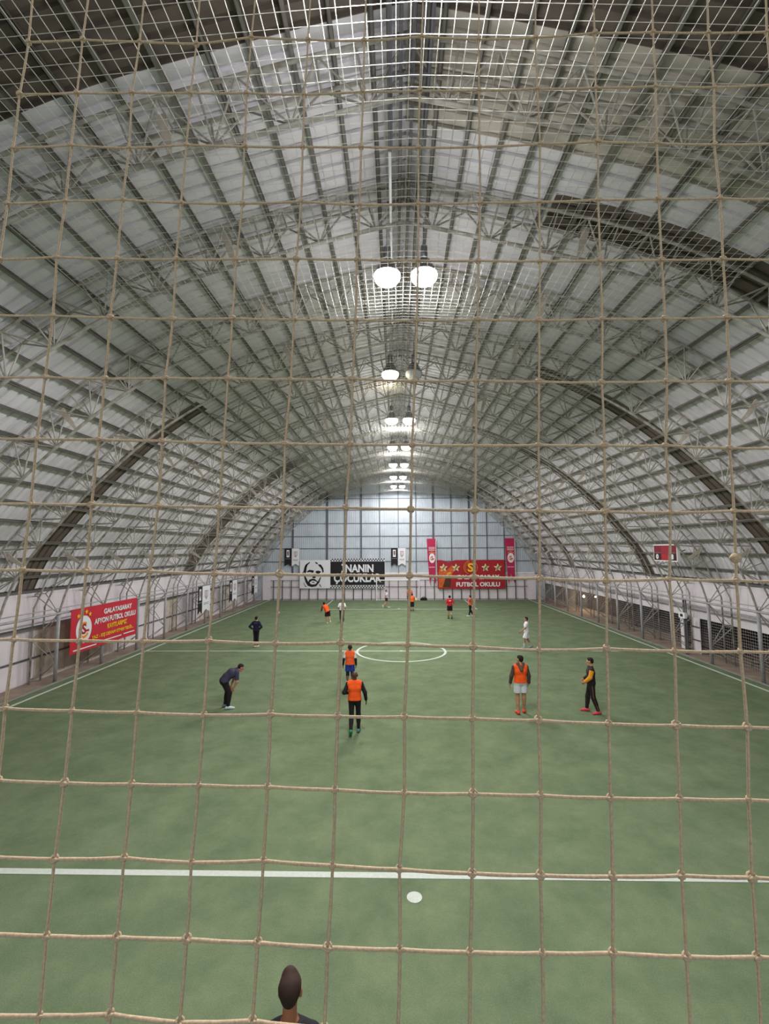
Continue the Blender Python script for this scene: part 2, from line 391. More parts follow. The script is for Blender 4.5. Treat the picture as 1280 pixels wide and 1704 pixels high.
# ------------------------------------------------------------------ high-bay lamps in pairs under every second truss
bowl = MB().lathe([(.09, .36), (.13, .33), (.2, .2), (.27, .06), (.3, 0), (.29, 0), (.26, .06), (.19, .2), (.12, .32)], 24).me('reflector', M['lamp_body'], True)
gear = MB().lathe([(0, .66), (.075, .66), (.085, .64), (.085, .38), (.06, .35), (0, .35)], 16).me('gear_housing', M['lamp_body'], True)
def lens(m): return MB().lathe([(.29, .012), (.3, -.03), (.285, -.1), (.23, -.17), (.15, -.215), (.07, -.235), (0, -.24)], 24).me('lens', m, True)  # wide bulging dome, shaped to stand in for the glare around lit lamps
LENS = {k: lens(M[k]) for k in ('lamp_on', 'lamp_warm', 'lamp_off')}
LZ = 11.28
names = ['straight above the camera', 'nearest', 'second', 'third', 'fourth', 'fifth', 'sixth', 'farthest']
for i, k in enumerate(range(1, 16, 2)):
    for sx, side in ((-1, 'left'), (1, 'right')):
        st = 'lamp_off' if (i == 2 and sx > 0) else ('lamp_warm' if i == 2 else 'lamp_on')
        what = {'lamp_on': 'lit round high-bay lamp', 'lamp_warm': 'lit yellowish round high-bay lamp', 'lamp_off': 'unlit round high-bay lamp'}[st]
        lb = '%s on the %s of the pair %s' % (what, side, names[i]) if i == 0 else '%s on the %s of the %s pair under the ridge' % (what, side, names[i])
        t = empty('high_bay_lamp', (.02+sx*.41, YT[k], LZ), label=lb, cat='lamp', group='high-bay lamps under the ridge')
        obj('reflector', bowl, t); obj('gear_housing', gear, t); obj('lens', LENS[st], t)
        stick('hanger', (0, 0, .6), (0, 0, 1.22), .014, M['lamp_body'], t)
        if st == 'lamp_off': continue
        c = LAMP_COL if st == 'lamp_on' else (1, .86, .6); pw = (1 if i < 7 else .4) if st == 'lamp_on' else .35
        L = bpy.data.lights.new('lamp_beam', 'SPOT'); L.energy = LAMP_W*pw; L.color = c; L.spot_size = math.pi; L.spot_blend = .12; L.shadow_soft_size = .2
        o = obj('lamp_beam', L, t, loc=(0, 0, -.3))
        L = bpy.data.lights.new('lamp_spill', 'POINT'); L.energy = SPILL_W*pw; L.color = c; L.shadow_soft_size = .25
        obj('lamp_spill', L, t, loc=(0, 0, -.38))
# bare bulbs in the strip behind the right wall
for (x, y, z, s), lb in zip(((15.5, 39.6, 1.12, .09), (15.5, 37.3, 1.33, .06)), ('larger warm bare bulb glowing behind the right posts', 'smaller warm bare bulb glowing behind the right posts')):
    t = empty('bare_bulb', (x, y, z), label=lb, cat='bulb', group='bare bulbs behind the wall')
    MB().lathe([(0, -s), (s*.5, -s*.87), (s*.87, -s*.5), (s, 0), (s*.87, s*.5), (s*.5, s*.9), (s*.4, s*1.3), (0, s*1.3)], 14).build('bulb', M['bulb'], t, smooth=True)
    stick('cable', (0, 0, s*1.3), (0, 0, 2.55-z), .008, M['fence'], t)
    L = bpy.data.lights.new('bulb_light', 'POINT'); L.energy = 45*s/.09; L.color = (1, .7, .42); L.shadow_soft_size = .05
    obj('bulb_light', L, t, loc=(0, 0, -s-.06))

# ------------------------------------------------------------------ nets
def ceiling_net():
    m = MB(); smax = 6.6
    def pt(x, y):                       # two flat fields from a ridge wire out to the arches, sagging between them
        k = ((y-YT[0]) % 5.8)/5.8; a = abs(x)
        return (x, y, 11.08-.06*a-.0028*a*a-.16*math.sin(math.pi*k)**2*(1-.5*a/smax))
    sv = np.arange(-smax, smax+.01, .16); yv = np.arange(.9, 47, .16)
    ys = np.arange(.9, 47.0, .725)
    for s in sv: m.tube([pt(s, y) for y in ys], .005, 3, False)
    ss = np.linspace(-smax, smax, 27)
    for y in yv: m.tube([pt(s, y) for s in ss], .0036, 3, False)
    o = m.build('ceiling_net', M['cnet'], kind='stuff')
    tag(o, 'fine white mesh net stretched under the ridge lamps', 'net')
ceiling_net()
def side_mesh():
    m = MB(); x = 14.9
    for z in np.arange(.1, 1.63, .13): m.tube([(x, Y_NEAR, z), (x, 47.6, z)], .005, 3, False)
    for y in np.arange(Y_NEAR, 47.6, .13): m.tube([(x, y, -.04), (x, y, 1.63)], .005, 3, False)
    tag(m.build('side_net', M['wnet'], kind='stuff'), 'pale square mesh net across the dark opening under the right wall', 'net')
side_mesh()
# ------------------------------------------------------------------ flat printed things: local x reads along, y up, z out
FAR, LEFT, RIGHT = (math.pi/2, 0, 0), (math.pi/2, 0, math.pi/2), (math.pi/2, 0, -math.pi/2)
def plate(name, pts, z0, z1, m, t, label=None): return MB().prism(pts, z0, z1).build(name, M[m], t, label=label)
def rect(x0, y0, x1, y1): return [(x0, y0), (x1, y0), (x1, y1), (x0, y1)]
def ell(cx, cy, rx, ry, n=28): return [(cx+rx*math.cos(2*math.pi*k/n), cy+ry*math.sin(2*math.pi*k/n)) for k in range(n)]
def star(cx, cy, r, a0=90): return [(cx+(r if k % 2 == 0 else r*.42)*math.cos(math.radians(a0+36*k)), cy+(r if k % 2 == 0 else r*.42)*math.sin(math.radians(a0+36*k))) for k in range(10)]
def arc_band(cx, cy, r0, r1, a0, a1, n=16):
    A = [math.radians(a0+(a1-a0)*k/n) for k in range(n+1)]
    return [(cx+r1*math.cos(a), cy+r1*math.sin(a)) for a in A]+[(cx+r0*math.cos(a), cy+r0*math.sin(a)) for a in A[::-1]]
def text(s, x0, y0, x1, y1, z, m, t, bold=.02, name='lettering', label=None, keep=False):
    cu = bpy.data.curves.new('letters', 'FONT'); cu.body = s; cu.size = 1; cu.offset = bold; cu.extrude = .004; cu.resolution_u = 3
    tmp = bpy.data.objects.new('letters', cu); COL.objects.link(tmp)
    bpy.context.view_layer.update()
    me = bpy.data.meshes.new_from_object(tmp.evaluated_get(bpy.context.evaluated_depsgraph_get()))
    bpy.data.objects.remove(tmp)
    n = len(me.vertices); co = np.empty(n*3); me.vertices.foreach_get('co', co); co = co.reshape(-1, 3)
    mn, mx = co.min(0), co.max(0)
    sx = (x1-x0)/(mx[0]-mn[0]); sy = (y1-y0)/(mx[1]-mn[1])
    co[:, 0] = x0+(co[:, 0]-mn[0])*sx; co[:, 1] = y0+(co[:, 1]-mn[1])*sy; co[:, 2] = z+(co[:, 2]-mn[2])
    me.vertices.foreach_set('co', co.ravel()); me.materials.clear(); me.materials.append(M[m]); me.update()
    return obj(name, me, t, label=label)
def cloth(name, w, h, m, t, nx=24, ny=6, amp=.012, top=None, z=0):
    """hanging cloth panel with a slight ripple and a double skin"""
    m2 = MB(); v = []
    for s in (0, 1):
        for j in range(ny+1):
            for i in range(nx+1):
                x, y = w*i/nx, h*j/ny
                if top: y *= (h-top(x/w))/h
                v.append((x, y, z+amp*math.sin(x*3.1+y*.9)*(1-.3*j/ny)-.012*(1-s)))
    n = (nx+1)*(ny+1); f = []
    for j in range(ny):
        for i in range(nx):
            a = j*(nx+1)+i; q = (a, a+1, a+nx+2, a+nx+1); f += [tuple(k+n for k in q), q[::-1]]
    rim = [(i, i+1) for i in range(nx)]+[(ny*(nx+1)+i+1, ny*(nx+1)+i) for i in range(nx)]+[((j+1)*(nx+1), j*(nx+1)) for j in range(ny)]+[(j*(nx+1)+nx, (j+1)*(nx+1)+nx) for j in range(ny)]
    f += [(a, b, b+n, a+n) for a, b in rim]
    return m2.add(v, f).build(name, M[m], t, smooth=False)

# white and black banner of the end wall
BY = 47.42
t = empty('slogan_banner', (-10.07, BY, 1.2), FAR, 'wide black and white slogan banner with a stencilled face on the end wall', 'banner')
cloth('face_cloth', 3.13, 2.88, 'cloth_white', t)
px = lambda P: [((x-345)/295*3.13, (462-y)/277*2.88) for x, y in P]
face = [
 [(385,300),(378,318),(368,320),(383,290),(388,265),(400,240),(412,222),(440,203),(445,210),(420,235),(412,262),(408,300),(398,318)],
 [(388,262),(400,232),(416,218),(408,250)], [(488,203),(515,210),(522,226),(502,220)],
 [(522,226),(550,230),(572,262),(578,300),(564,312),(560,282),(545,258),(530,244)],
 [(416,294),(440,280),(478,286),(482,298),(470,312),(458,304),(440,300),(420,306)], [(498,296),(520,288),(550,296),(546,308),(530,320),(510,316),(500,308)],
 [(482,316),(492,345),(504,356),(484,364),(464,354),(478,344)],
 [(386,345),(402,400),(425,436),(465,448),(505,440),(535,405),(554,348),(540,358),(522,395),(512,388),(492,370),(470,366),(440,376),(428,398),(412,365),(400,343)],
 [(383,398),(396,428),(414,448),(402,446),(386,420)], [(533,425),(548,446),(556,446),(540,420)]]
for P in face: plate('face_print', px(P), .016, .02, 'black', t)
plate('mouth_print', px([(442,402),(468,384),(502,392),(514,404),(498,420),(466,424),(448,416)]), .021, .024, 'cloth_white', t)
plate('lip_print', px([(458,402),(476,396),(498,402),(478,408)]), .025, .028, 'black', t)
o = cloth('slogan_cloth', 5.6, 3.0, 'cloth_white', t); o.location = (3.13, 0, 0)
plate('black_field', rect(3.15, .32, 8.7, 2.72), .014, .018, 'black', t)
for y0 in (.03, 2.76):
    m = MB()
    for r in range(2):
        for k in range(40):
            if (k+r) % 2 == 0: m.prism(rect(3.15+k*.139, y0+r*.125, 3.15+(k+1)*.139, y0+(r+1)*.125), .014, .018)
    m.build('checker_band', M['black'], t, kind='stuff')
text('İNANIN', 4.28, 1.62, 7.55, 2.68, .019, 'cloth_white', t, .035)
text('ÇOCUKLAR', 3.5, .42, 8.35, 1.5, .019, 'cloth_white', t, .035)
# swallow-tailed pennants
def pennant(loc, rot, w, h, black, label, group):
    t = empty('pennant', loc, rot, label, 'pennant', group)
    plate('cloth', [(0, 0), (w/2, h*.13), (w, 0), (w, h), (0, h)], -.01, .01, 'black' if black else 'cloth_white', t)
    if black:
        plate('crest_panel', rect(w*.28, h*.5, w*.72, h*.9), .011, .014, 'cloth_white', t)
        plate('crest', [(w*.36, h*.84), (w*.64, h*.84), (w*.64, h*.66), (w*.5, h*.56), (w*.36, h*.66)], .015, .018, 'grey_print', t)
        plate('crest_stripe', rect(w*.46, h*.6, w*.54, h*.84), .019, .022, 'crest_red', t)
        plate('printed_line', rect(w*.12, h*.4, w*.88, h*.43), .011, .014, 'grey_print', t)
    else:
        plate('crest', [(w*.28, h*.82), (w*.72, h*.82), (w*.72, h*.6), (w*.5, h*.48), (w*.28, h*.6)], .011, .014, 'grey_print', t)
        plate('crest_field', [(w*.34, h*.79), (w*.66, h*.79), (w*.66, h*.62), (w*.5, h*.53), (w*.34, h*.62)], .015, .018, 'cloth_white', t)
        plate('crest_stripe', rect(w*.46, h*.56, w*.54, h*.78), .019, .022, 'crest_red', t)
        plate('printed_line', rect(w*.15, h*.36, w*.85, h*.38), .011, .014, 'grey_print', t)
        plate('printed_line', rect(w*.2, h*.31, w*.8, h*.33), .011, .014, 'grey_print', t)
    stick('rod', (-.02, h, 0), (w+.02, h, 0), .015, M['fence'], t)
PG = 'black and white swallow-tailed pennants'
pennant((-11.66, BY+.1, 3.45), FAR, .68, 1.84, True, 'black swallow-tailed pennant on the end wall beside the stencilled face banner', PG)
pennant((-10.92, BY+.1, 3.45), FAR, .76, 1.84, False, 'white swallow-tailed pennant on the end wall above the stencilled face', PG)
pennant((-.72, BY+.1, 3.45), FAR, .68, 1.82, True, 'black swallow-tailed pennant at the middle of the end wall', PG)
pennant((.0, BY+.1, 3.45), FAR, .78, 1.82, False, 'white swallow-tailed pennant at the middle of the end wall', PG)
for (y0, w0, w1, zb), which in zip(((31.3, .66, 1.3, .8), (37.2, .66, 1.1, .95), (43.0, .75, .95, .95)), ('nearest', 'middle', 'farthest')):
    pennant((-13.62, y0, zb), LEFT, w0, 2.68-zb, True, 'black swallow-tailed pennant on the left posts, in the %s pennant pair' % which, PG)
    pennant((-13.62, y0+w0+.04, zb), LEFT, w1, 2.68-zb, False, 'white swallow-tailed pennant on the left posts, in the %s pennant pair' % which, PG)
# crimson pennants and the red banner
def crest(t, cx, cy, rx, ry, z, stars=True):
    plate('crest_oval', ell(cx, cy, rx, ry), z, z+.003, 'cloth_white', t)
    plate('crest_letter', arc_band(cx, cy-.06*ry, rx*.48, rx*.7, 60, 330), z+.004, z+.007, 'orange_letter', t)
    plate('crest_letter', rect(cx+rx*.12, cy-ry*.22, cx+rx*.68, cy-ry*.06), z+.004, z+.007, 'crest_red', t)
    text('S', cx-rx*.28, cy-ry*.36, cx+rx*.28, cy+ry*.42, z+.008, 'crest_red', t, .03, 'crest_letter')
    if stars:
        for a in (-36, -12, 12, 36):
            plate('crest_star', star(cx+rx*1.25*math.sin(math.radians(a)), cy+ry*1.28*math.cos(math.radians(a)), rx*.24), z, z+.003, 'yellow', t)
def red_pennant(x, w, label):
    t = empty('long_pennant', (x, BY-.02, 1.5), FAR, label, 'pennant', 'crimson pennants')
    plate('cloth', [(w*.3, 0), (w*.55, 1.15), (w*.92, .1), (w*.95, 2.4), (w, 4.7), (0, 4.7), (w*.1, 2.4), (w*.2, 1.1)], -.008, .008, 'crimson', t)
    crest(t, w*.57, 2.72, w*.33, .5, .009)
    for y in (1.78, 3.5, 3.64, 3.78): plate('printed_line', rect(w*.2, y, w*.88, y+.05), .009, .012, 'cloth_white', t)
    plate('rope_edge', rect(w-.02, 0.9, w+.04, 4.72), -.01, .01, 'cloth_white', t)
red_pennant(2.93, .93, 'long crimson pennant with a white oval crest beside the red banner, nearer the goal')
red_pennant(10.85, 1.0, 'long crimson pennant with a white oval crest beside the red banner, nearer the corner')
t = empty('club_banner', (3.98, BY-.05, 1.14), FAR, 'large red banner with four stars and white lettering on the end wall', 'banner')
cloth('cloth', 6.8, 2.9, 'deepred', t, top=lambda u: .22*math.exp(-((u-.17)/.06)**2)+.02, nx=36)
plate('orange_patch', [(.1, .1), (1.0, .1), (1.2, .9), (1.75, 1.9), (1.5, 2.4), (.9, 1.8), (.35, 2.3), (.1, 1.6)], .014, .017, 'orange_print', t)
plate('brown_patch', [(.5, .12), (1.25, .15), (1.35, .8), (1.2, 1.45), (.95, 1.2), (.75, .9)], .018, .021, 'brown_print', t)
plate('gold_patch', [(.85, 1.25), (1.4, 1.5), (1.35, 1.7), (1.0, 1.6)], .022, .025, 'gold', t)
for x in (.62, 1.88, 4.85, 6.1):
    plate('star', star(x, 2.1, .43), .018, .021, 'cloth_white', t); plate('star_core', star(x, 2.1, .3), .022, .025, 'yellow', t)
    plate('star_ribbon', [(x-.22, 1.92), (x-.06, 1.88), (x+.24, 2.26), (x+.1, 2.32)], .026, .029, 'green_print', t)
for a0, a1 in ((100, 250), (-70, 80)):
    for r in (.52, .68): plate('wreath', arc_band(3.36, 2.12, r*.96, r*1.02, a0, a1), .018, .021, 'gold', t)
text('S', 3.06, 1.68, 3.66, 2.56, .022, 'yellow', t, .03, 'crest_letter')
plate('crest_ring', arc_band(3.36, 1.95, .34, .44, 170, 380), .022, .025, 'crest_red', t)
text('GALATASARAY', 1.92, .93, 6.25, 1.38, .022, 'cloth_white', t, .04)
text('FUTBOL OKULU', 1.88, .2, 6.28, .65, .022, 'cloth_white', t, .04)
# red banner on the left posts
t = empty('club_banner', (-13.66, 19.05, .9), LEFT, 'red banner with white and yellow lettering and an oval crest on the left posts', 'banner')
cloth('cloth', 4.9, 1.84, 'red', t, amp=.01)
crest(t, .82, .92, .5, .58, .013, True)
text('GALATASARAY', 2.15, 1.38, 4.38, 1.62, .014, 'cloth_white', t, .035)
text('AFYON FUTBOL OKULU', 1.5, 1.0, 4.75, 1.25, .014, 'cloth_white', t, .03)
text('KAYITLARIMIZ', 2.45, .68, 4.0, .9, .014, 'yellow', t, .03)
text('YAZ - KIŞ DEVAM ETMEKTEDİR...', 1.35, .34, 4.6, .58, .014, 'yellow', t, .03)
for x0, x1, y in ((.2, 1.7, .1), (1.95, 3.6, .16), (3.75, 4.7, .18)): plate('small_print', rect(x0, y, x1, y+.05), .013, .016, 'cloth_white', t)
for x in (0, 4.9): stick('tie_cord', (x, 1.82, 0), (x, 1.95, -.1), .008, M['cloth_white'], t)

# ------------------------------------------------------------------ scoreboard on the right arches
t = empty('scoreboard', (12.78, 23.75, 4.52), (math.pi/2, 0, -math.pi/2), 'red and black scoreboard with white digits fixed to the right arches', 'scoreboard')
MB().box((0, 0, -.14), (1.95, .82, 0)).build('case', M['white_paint'], t)
plate('red_face', rect(.05, .05, 1.9, .77), .001, .012, 'board_red', t)
for x in (.1, 1.32): plate('digit_window', rect(x, .07, x+.54, .38), .013, .02, 'board_black', t)
text('0', .24, .1, .46, .35, .021, 'digit', t, .05, 'digit'); text('8', 1.48, .1, 1.7, .35, .021, 'digit', t, .05, 'digit')
for x in (.1, 1.32): plate('divider', rect(x, .4, x+.54, .425), .013, .018, 'grey_print', t)
for x in (.1, 1.32): plate('name_panel', rect(x, .46, x+.54, .74), .013, .018, 'maroon', t, label='dark maroon panel')
plate('centre_strip', rect(.7, .07, 1.26, .34), .013, .018, 'crest_red', t)
for x in (.2, 1.75): stick('bracket', (x, .4, -.1), (x, .55, -.5), .02, M['girt'], t)
# ------------------------------------------------------------------ end fence, goal, bags
t = empty('perimeter_fence', (0, 47.6, 0), label='dark steel fence of upright posts along the foot of the end wall', cat='fence')
for i in range(-14, 15): MB().box((i*.913-.035, -.03, -.04), (i*.913+.035, .03, 2.02)).build('fence_post', M['fence'], t)
for z in (2.0, 1.33, .1): MB().box((-13.1, -.02, z-.02), (13.1, .02, z+.02)).build('rail', M['fence'], t)
t = empty('goal', (0, 47.1, 0), label='white framed football goal standing in front of the end fence', cat='goal')
for x in (-2.2, 2.1): stick('goal_post', (x, 0, 0), (x, 0, 2.06), .05, M['white_paint'], t, 10)
stick('crossbar', (-2.25, 0, 2.03), (2.15, 0, 2.03), .05, M['white_paint'], t, 10)
for x in (-2.2, 2.1): stick('stay', (x, 0, 2.03), (x, .26, 1.2), .02, M['white_paint'], t); stick('back_post', (x, .26, 1.2), (x, .26, 0), .02, M['white_paint'], t)
stick('ground_bar', (-2.2, .26, .03), (2.1, .26, .03), .025, M['white_paint'], t)
m = MB()
for x in np.arange(-2.2, 2.11, .16): m.tube([(x, 0, 2.03), (x, .26, 1.2), (x, .26, 0)], .003, 3, False)
for k in range(14):
    u = k/13; y, z = (.26*min(1, u*2.2), 2.03-.83*min(1, u*2.2)) if u < .45 else (.26, 1.2*(1-(u-.45)/.55)); m.tube([(-2.2, y, z), (2.1, y, z)], .003, 3, False)
m.build('goal_net', M['wnet'], t, kind='stuff')
def blob(prof, n, m, name, loc, sc, label, cat, extra=None):
    t = empty(name, loc, label=label, cat=cat)
    o = MB().lathe(prof, n).build('body', M[m], t, smooth=True, mtx=Matrix.Diagonal((*sc, 1)))
    return t
t = blob([(0, 0), (.9, .02), (1, .3), (.9, .75), (.5, 1), (0, 1.02)], 14, 'bag', 'sports_bag', (2.56, 47.2, 0), (.34, .16, .3), 'black sports bag on the turf beside the far goal post', 'bag')
MB().tube([(-.15*math.cos(a)*1.2, 0, .26+.14*math.sin(a)) for a in np.linspace(0, math.pi, 9)], .014, 6).build('handle', M['bag'], t)
t = blob([(0, 0), (.9, .02), (1, .35), (.8, .8), (.45, 1), (0, 1.02)], 14, 'cream', 'cloth_bag', (1.8, 46.9, 0), (.2, .14, .26), 'small cream cloth bag on the turf next to the black bag', 'bag')
MB().tube([(-.08*math.cos(a), 0, .24+.12*math.sin(a)) for a in np.linspace(0, math.pi, 9)], .012, 6).build('handle', M['cream'], t)
def ball(loc, label):
    t = empty('football', loc, label=label, cat='ball')
    bm = bmesh.new(); bmesh.ops.create_icosphere(bm, subdivisions=3, radius=.115); me = bpy.data.meshes.new('ball'); bm.to_mesh(me); bm.free()
    me.materials.append(M['ball']); me.polygons.foreach_set('use_smooth', [True]*len(me.polygons)); obj('ball', me, t, loc=(0, 0, .115))
    g = (1+5**.5)/2
    for a in ((0, 1, g), (0, -1, g), (0, 1, -g), (1, g, 0), (-1, g, 0), (1, -g, 0), (-1, -g, 0), (g, 0, 1), (-g, 0, 1), (0, -1, -g)):
        d = Vector(a).normalized(); q = d.to_track_quat('Z', 'Y')
        MB().prism([(.028*math.cos(2*math.pi*k/5), .028*math.sin(2*math.pi*k/5)) for k in range(5)], 0, .006).build('patch', M['grey_print'], t, mtx=Matrix.LocRotScale(Vector((0, 0, .115))+d*.111, q, None))
ball((-9.75, 37.6, 0), 'white football lying on the turf near the left touchline')
t = empty('paper_scrap', (-9.18, 15.03, .002), label='tiny white scrap of paper lying on the turf near the left touchline', cat='paper')
mesh_o = obj('paper', mesh('paper', [(-.06, -.03, 0), (.05, -.04, .004), (.07, .03, .012), (-.04, .045, .006), (-.06, -.03, .002), (.05, -.04, .006), (.07, .03, .014), (-.04, .045, .008)],
    [(3, 2, 1, 0), (4, 5, 6, 7), (0, 1, 5, 4), (1, 2, 6, 5), (2, 3, 7, 6), (3, 0, 4, 7)], M['white_paint']), t)
# ------------------------------------------------------------------ things along the right side
t = empty('socket_box', (13.925, 23.48, 1.72), RIGHT, 'small white box with a dark middle fixed on a right-hand post', 'box')
MB().box((-.24, 0, -.02), (.24, .27, .1)).build('case', M['white_paint'], t); plate('dark_front', rect(-.1, .07, .1, .2), .101, .112, 'dark', t)
for y0, y1, lb in ((23.55, 24.25, 'wider white upright board closing the right opening near the box'), (24.75, 25.1, 'narrow white upright board closing the right opening beyond the box')):
    t = empty('closing_board', (14.72, y0, 0), RIGHT, lb, 'board', 'white boards in the right opening')
    MB().box((-(y1-y0), -.04, -.04), (0, 1.68, 0)).build('board', M['white'], t)
    for z in (.55, 1.2): MB().box((-(y1-y0), z, .001), (0, z+.06, .03)).build('batten', M['girt'], t)
t = empty('drain_pipe', (13.98, 23.4, 0), label='twin dark upright pipes behind the small white box on the right', cat='pipe')
for dy in (0, .14): stick('pipe', (.03, dy, -.04), (.03, dy, 2.66), .03, M['girt'], t, 8)
for i, (y, nm) in enumerate(((20.2, 'nearest'), (26.0, 'second'), (32.0, 'third'))):
    t = empty('bench', (15.4, y, -.04), label='low brown wooden bench in the strip behind the right posts, %s of three' % nm, cat='bench', group='low benches on the right')
    for dx in (-.16, 0, .16): MB().box((dx-.07, -1.0, .42), (dx+.07, 1.0, .46)).build('seat_plank', M['wood'], t)
    for dy in (-.75, .75):
        for dx in (-.18, .18): stick('leg', (dx, dy, 0), (dx*.8, dy, .42), .025, M['fence'], t)
        stick('leg_brace', (-.17, dy, .15), (.17, dy, .15), .015, M['fence'], t)
# ------------------------------------------------------------------ people: a distance field of tapered limbs, meshed as one surface
class Field:
    def __init__(s, lo, hi, h):
        s.lo = np.array(lo, float); s.h = h; s.n = np.ceil((np.array(hi)-s.lo)/h).astype(int)+1
        s.F = np.full(s.n, .5, np.float32)
        s.ax = [s.lo[k]+h*np.arange(s.n[k]) for k in range(3)]
    def cone(s, a, b, ra, rb=None, k=.02, cut=()):
        rb = ra if rb is None else rb; a = np.array(a, float); b = np.array(b, float)
        m = max(ra, rb)+k+3*s.h
        i0 = np.maximum(0, np.floor((np.minimum(a, b)-m-s.lo)/s.h).astype(int)); i1 = np.minimum(s.n, np.ceil((np.maximum(a, b)+m-s.lo)/s.h).astype(int)+1)
        if (i1 <= i0).any(): return s
        X, Y, Z = np.meshgrid(*[s.ax[q][i0[q]:i1[q]] for q in range(3)], indexing='ij', sparse=True)
        d = b-a; L = max(d@d, 1e-9)
        t = np.clip(((X-a[0])*d[0]+(Y-a[1])*d[1]+(Z-a[2])*d[2])/L, 0, 1)
        D = np.sqrt((X-a[0]-t*d[0])**2+(Y-a[1]-t*d[1])**2+(Z-a[2]-t*d[2])**2)-(ra+(rb-ra)*t)
        for p, n in cut: D = np.maximum(D, (X-p[0])*n[0]+(Y-p[1])*n[1]+(Z-p[2])*n[2])
        sl = tuple(slice(i0[q], i1[q]) for q in range(3)); F = s.F[sl]
        hh = np.maximum(k-np.abs(F-D), 0)/k
        s.F[sl] = np.minimum(F, D)-hh*hh*k*.25
        return s
    def cutall(s, p, n):
        X, Y, Z = np.meshgrid(*s.ax, indexing='ij', sparse=True)
        s.F = np.maximum(s.F, (X-p[0])*n[0]+(Y-p[1])*n[1]+(Z-p[2])*n[2]).astype(np.float32); return s
    def surface(s):
        F = s.F; I = F < 0; n = F.shape
        c = np.zeros((n[0]-1, n[1]-1, n[2]-1), np.int8)
        cs = [(a, b, d) for a in (0, 1) for b in (0, 1) for d in (0, 1)]
        for a, b, d in cs: c += I[a:n[0]-1+a, b:n[1]-1+b, d:n[2]-1+d]
        act = np.argwhere((c > 0) & (c < 8)); idx = -np.ones(c.shape, np.int64); idx[tuple(act.T)] = np.arange(len(act))
        acc = np.zeros((len(act), 3)); cnt = np.zeros(len(act))
        val = {q: F[act[:, 0]+q[0], act[:, 1]+q[1], act[:, 2]+q[2]].astype(float) for q in cs}
        for q in cs:
            for k in range(3):
                if q[k] == 0:
                    r = list(q); r[k] = 1; r = tuple(r); u, v = val[q], val[r]; m = (u < 0) != (v < 0)
                    t = np.where(m, u/(u-v+1e-12), 0); p = np.tile(np.array(q, float), (len(act), 1)); p[:, k] = t
                    acc[m] += p[m]; cnt[m] += 1
        V = (act+acc/cnt[:, None])*s.h+s.lo
        Q = []
        for k in range(3):
            a, b = [(1, 2), (2, 0), (0, 1)][k]
            sl0 = [slice(1, -1)]*3; sl1 = [slice(1, -1)]*3; sl0[k] = slice(0, -1); sl1[k] = slice(1, None)
            A, B = I[tuple(sl0)], I[tuple(sl1)]; o = np.array([1, 1, 1]); o[k] = 0
            for want, flip in ((A & ~B, False), (~A & B, True)):
                e = np.argwhere(want)+o
                if not len(e): continue
                da = np.zeros(3, int); da[a] = 1; db = np.zeros(3, int); db[b] = 1
                q = np.stack([idx[tuple((e-x).T)] for x in (da+db, db, 0*da, da)], 1)
                Q.append(q[:, ::-1] if flip else q)
        return V, np.concatenate(Q)
def surf_obj(name, fld, m, parent, label=None):
    V, Q = fld.surface()
    me = bpy.data.meshes.new(name); me.vertices.add(len(V)); me.vertices.foreach_set('co', V.ravel())
    me.loops.add(Q.size); me.loops.foreach_set('vertex_index', Q.ravel().astype(np.int32))
    me.polygons.add(len(Q)); me.polygons.foreach_set('loop_start', np.arange(0, Q.size, 4, dtype=np.int32)); me.polygons.foreach_set('loop_total', np.full(len(Q), 4, np.int32))
    me.polygons.foreach_set('use_smooth', [True]*len(Q)); me.update(calc_edges=True); me.validate()
    me.materials.append(m); return obj(name, me, parent, label=label)
BASE = dict(pel=(0, 0, .96), wst=(0, 0, 1.1), chs=(0, .0, 1.29), nck=(0, -.01, 1.47), hd=(0, .015, 1.63),
 lhp=(-.09, 0, .92), rhp=(.09, 0, .92), lkn=(-.1, .01, .5), rkn=(.1, .01, .5), lan=(-.105, -.02, .085), ran=(.105, -.02, .085), lto=(-.12, .14, .03), rto=(.12, .14, .03),
 lsh=(-.185, -.01, 1.395), rsh=(.185, -.01, 1.395), lel=(-.24, -.03, 1.14), rel=(.24, -.03, 1.14), lwr=(-.25, .04, .89), rwr=(.25, .04, .89), lfi=(-.245, .08, .8), rfi=(.245, .08, .8),
 look=(0, 1, 0), up=(0, 0, 1))
_cm = {}
def pm(c, rough=.8):
    if (c, rough) not in _cm: _cm[c, rough] = mat('cloth_%d_%d_%d' % c if rough > .6 else 'skin_%d_%d_%d' % c, c, rough, .06, 12)
    return _cm[c, rough]
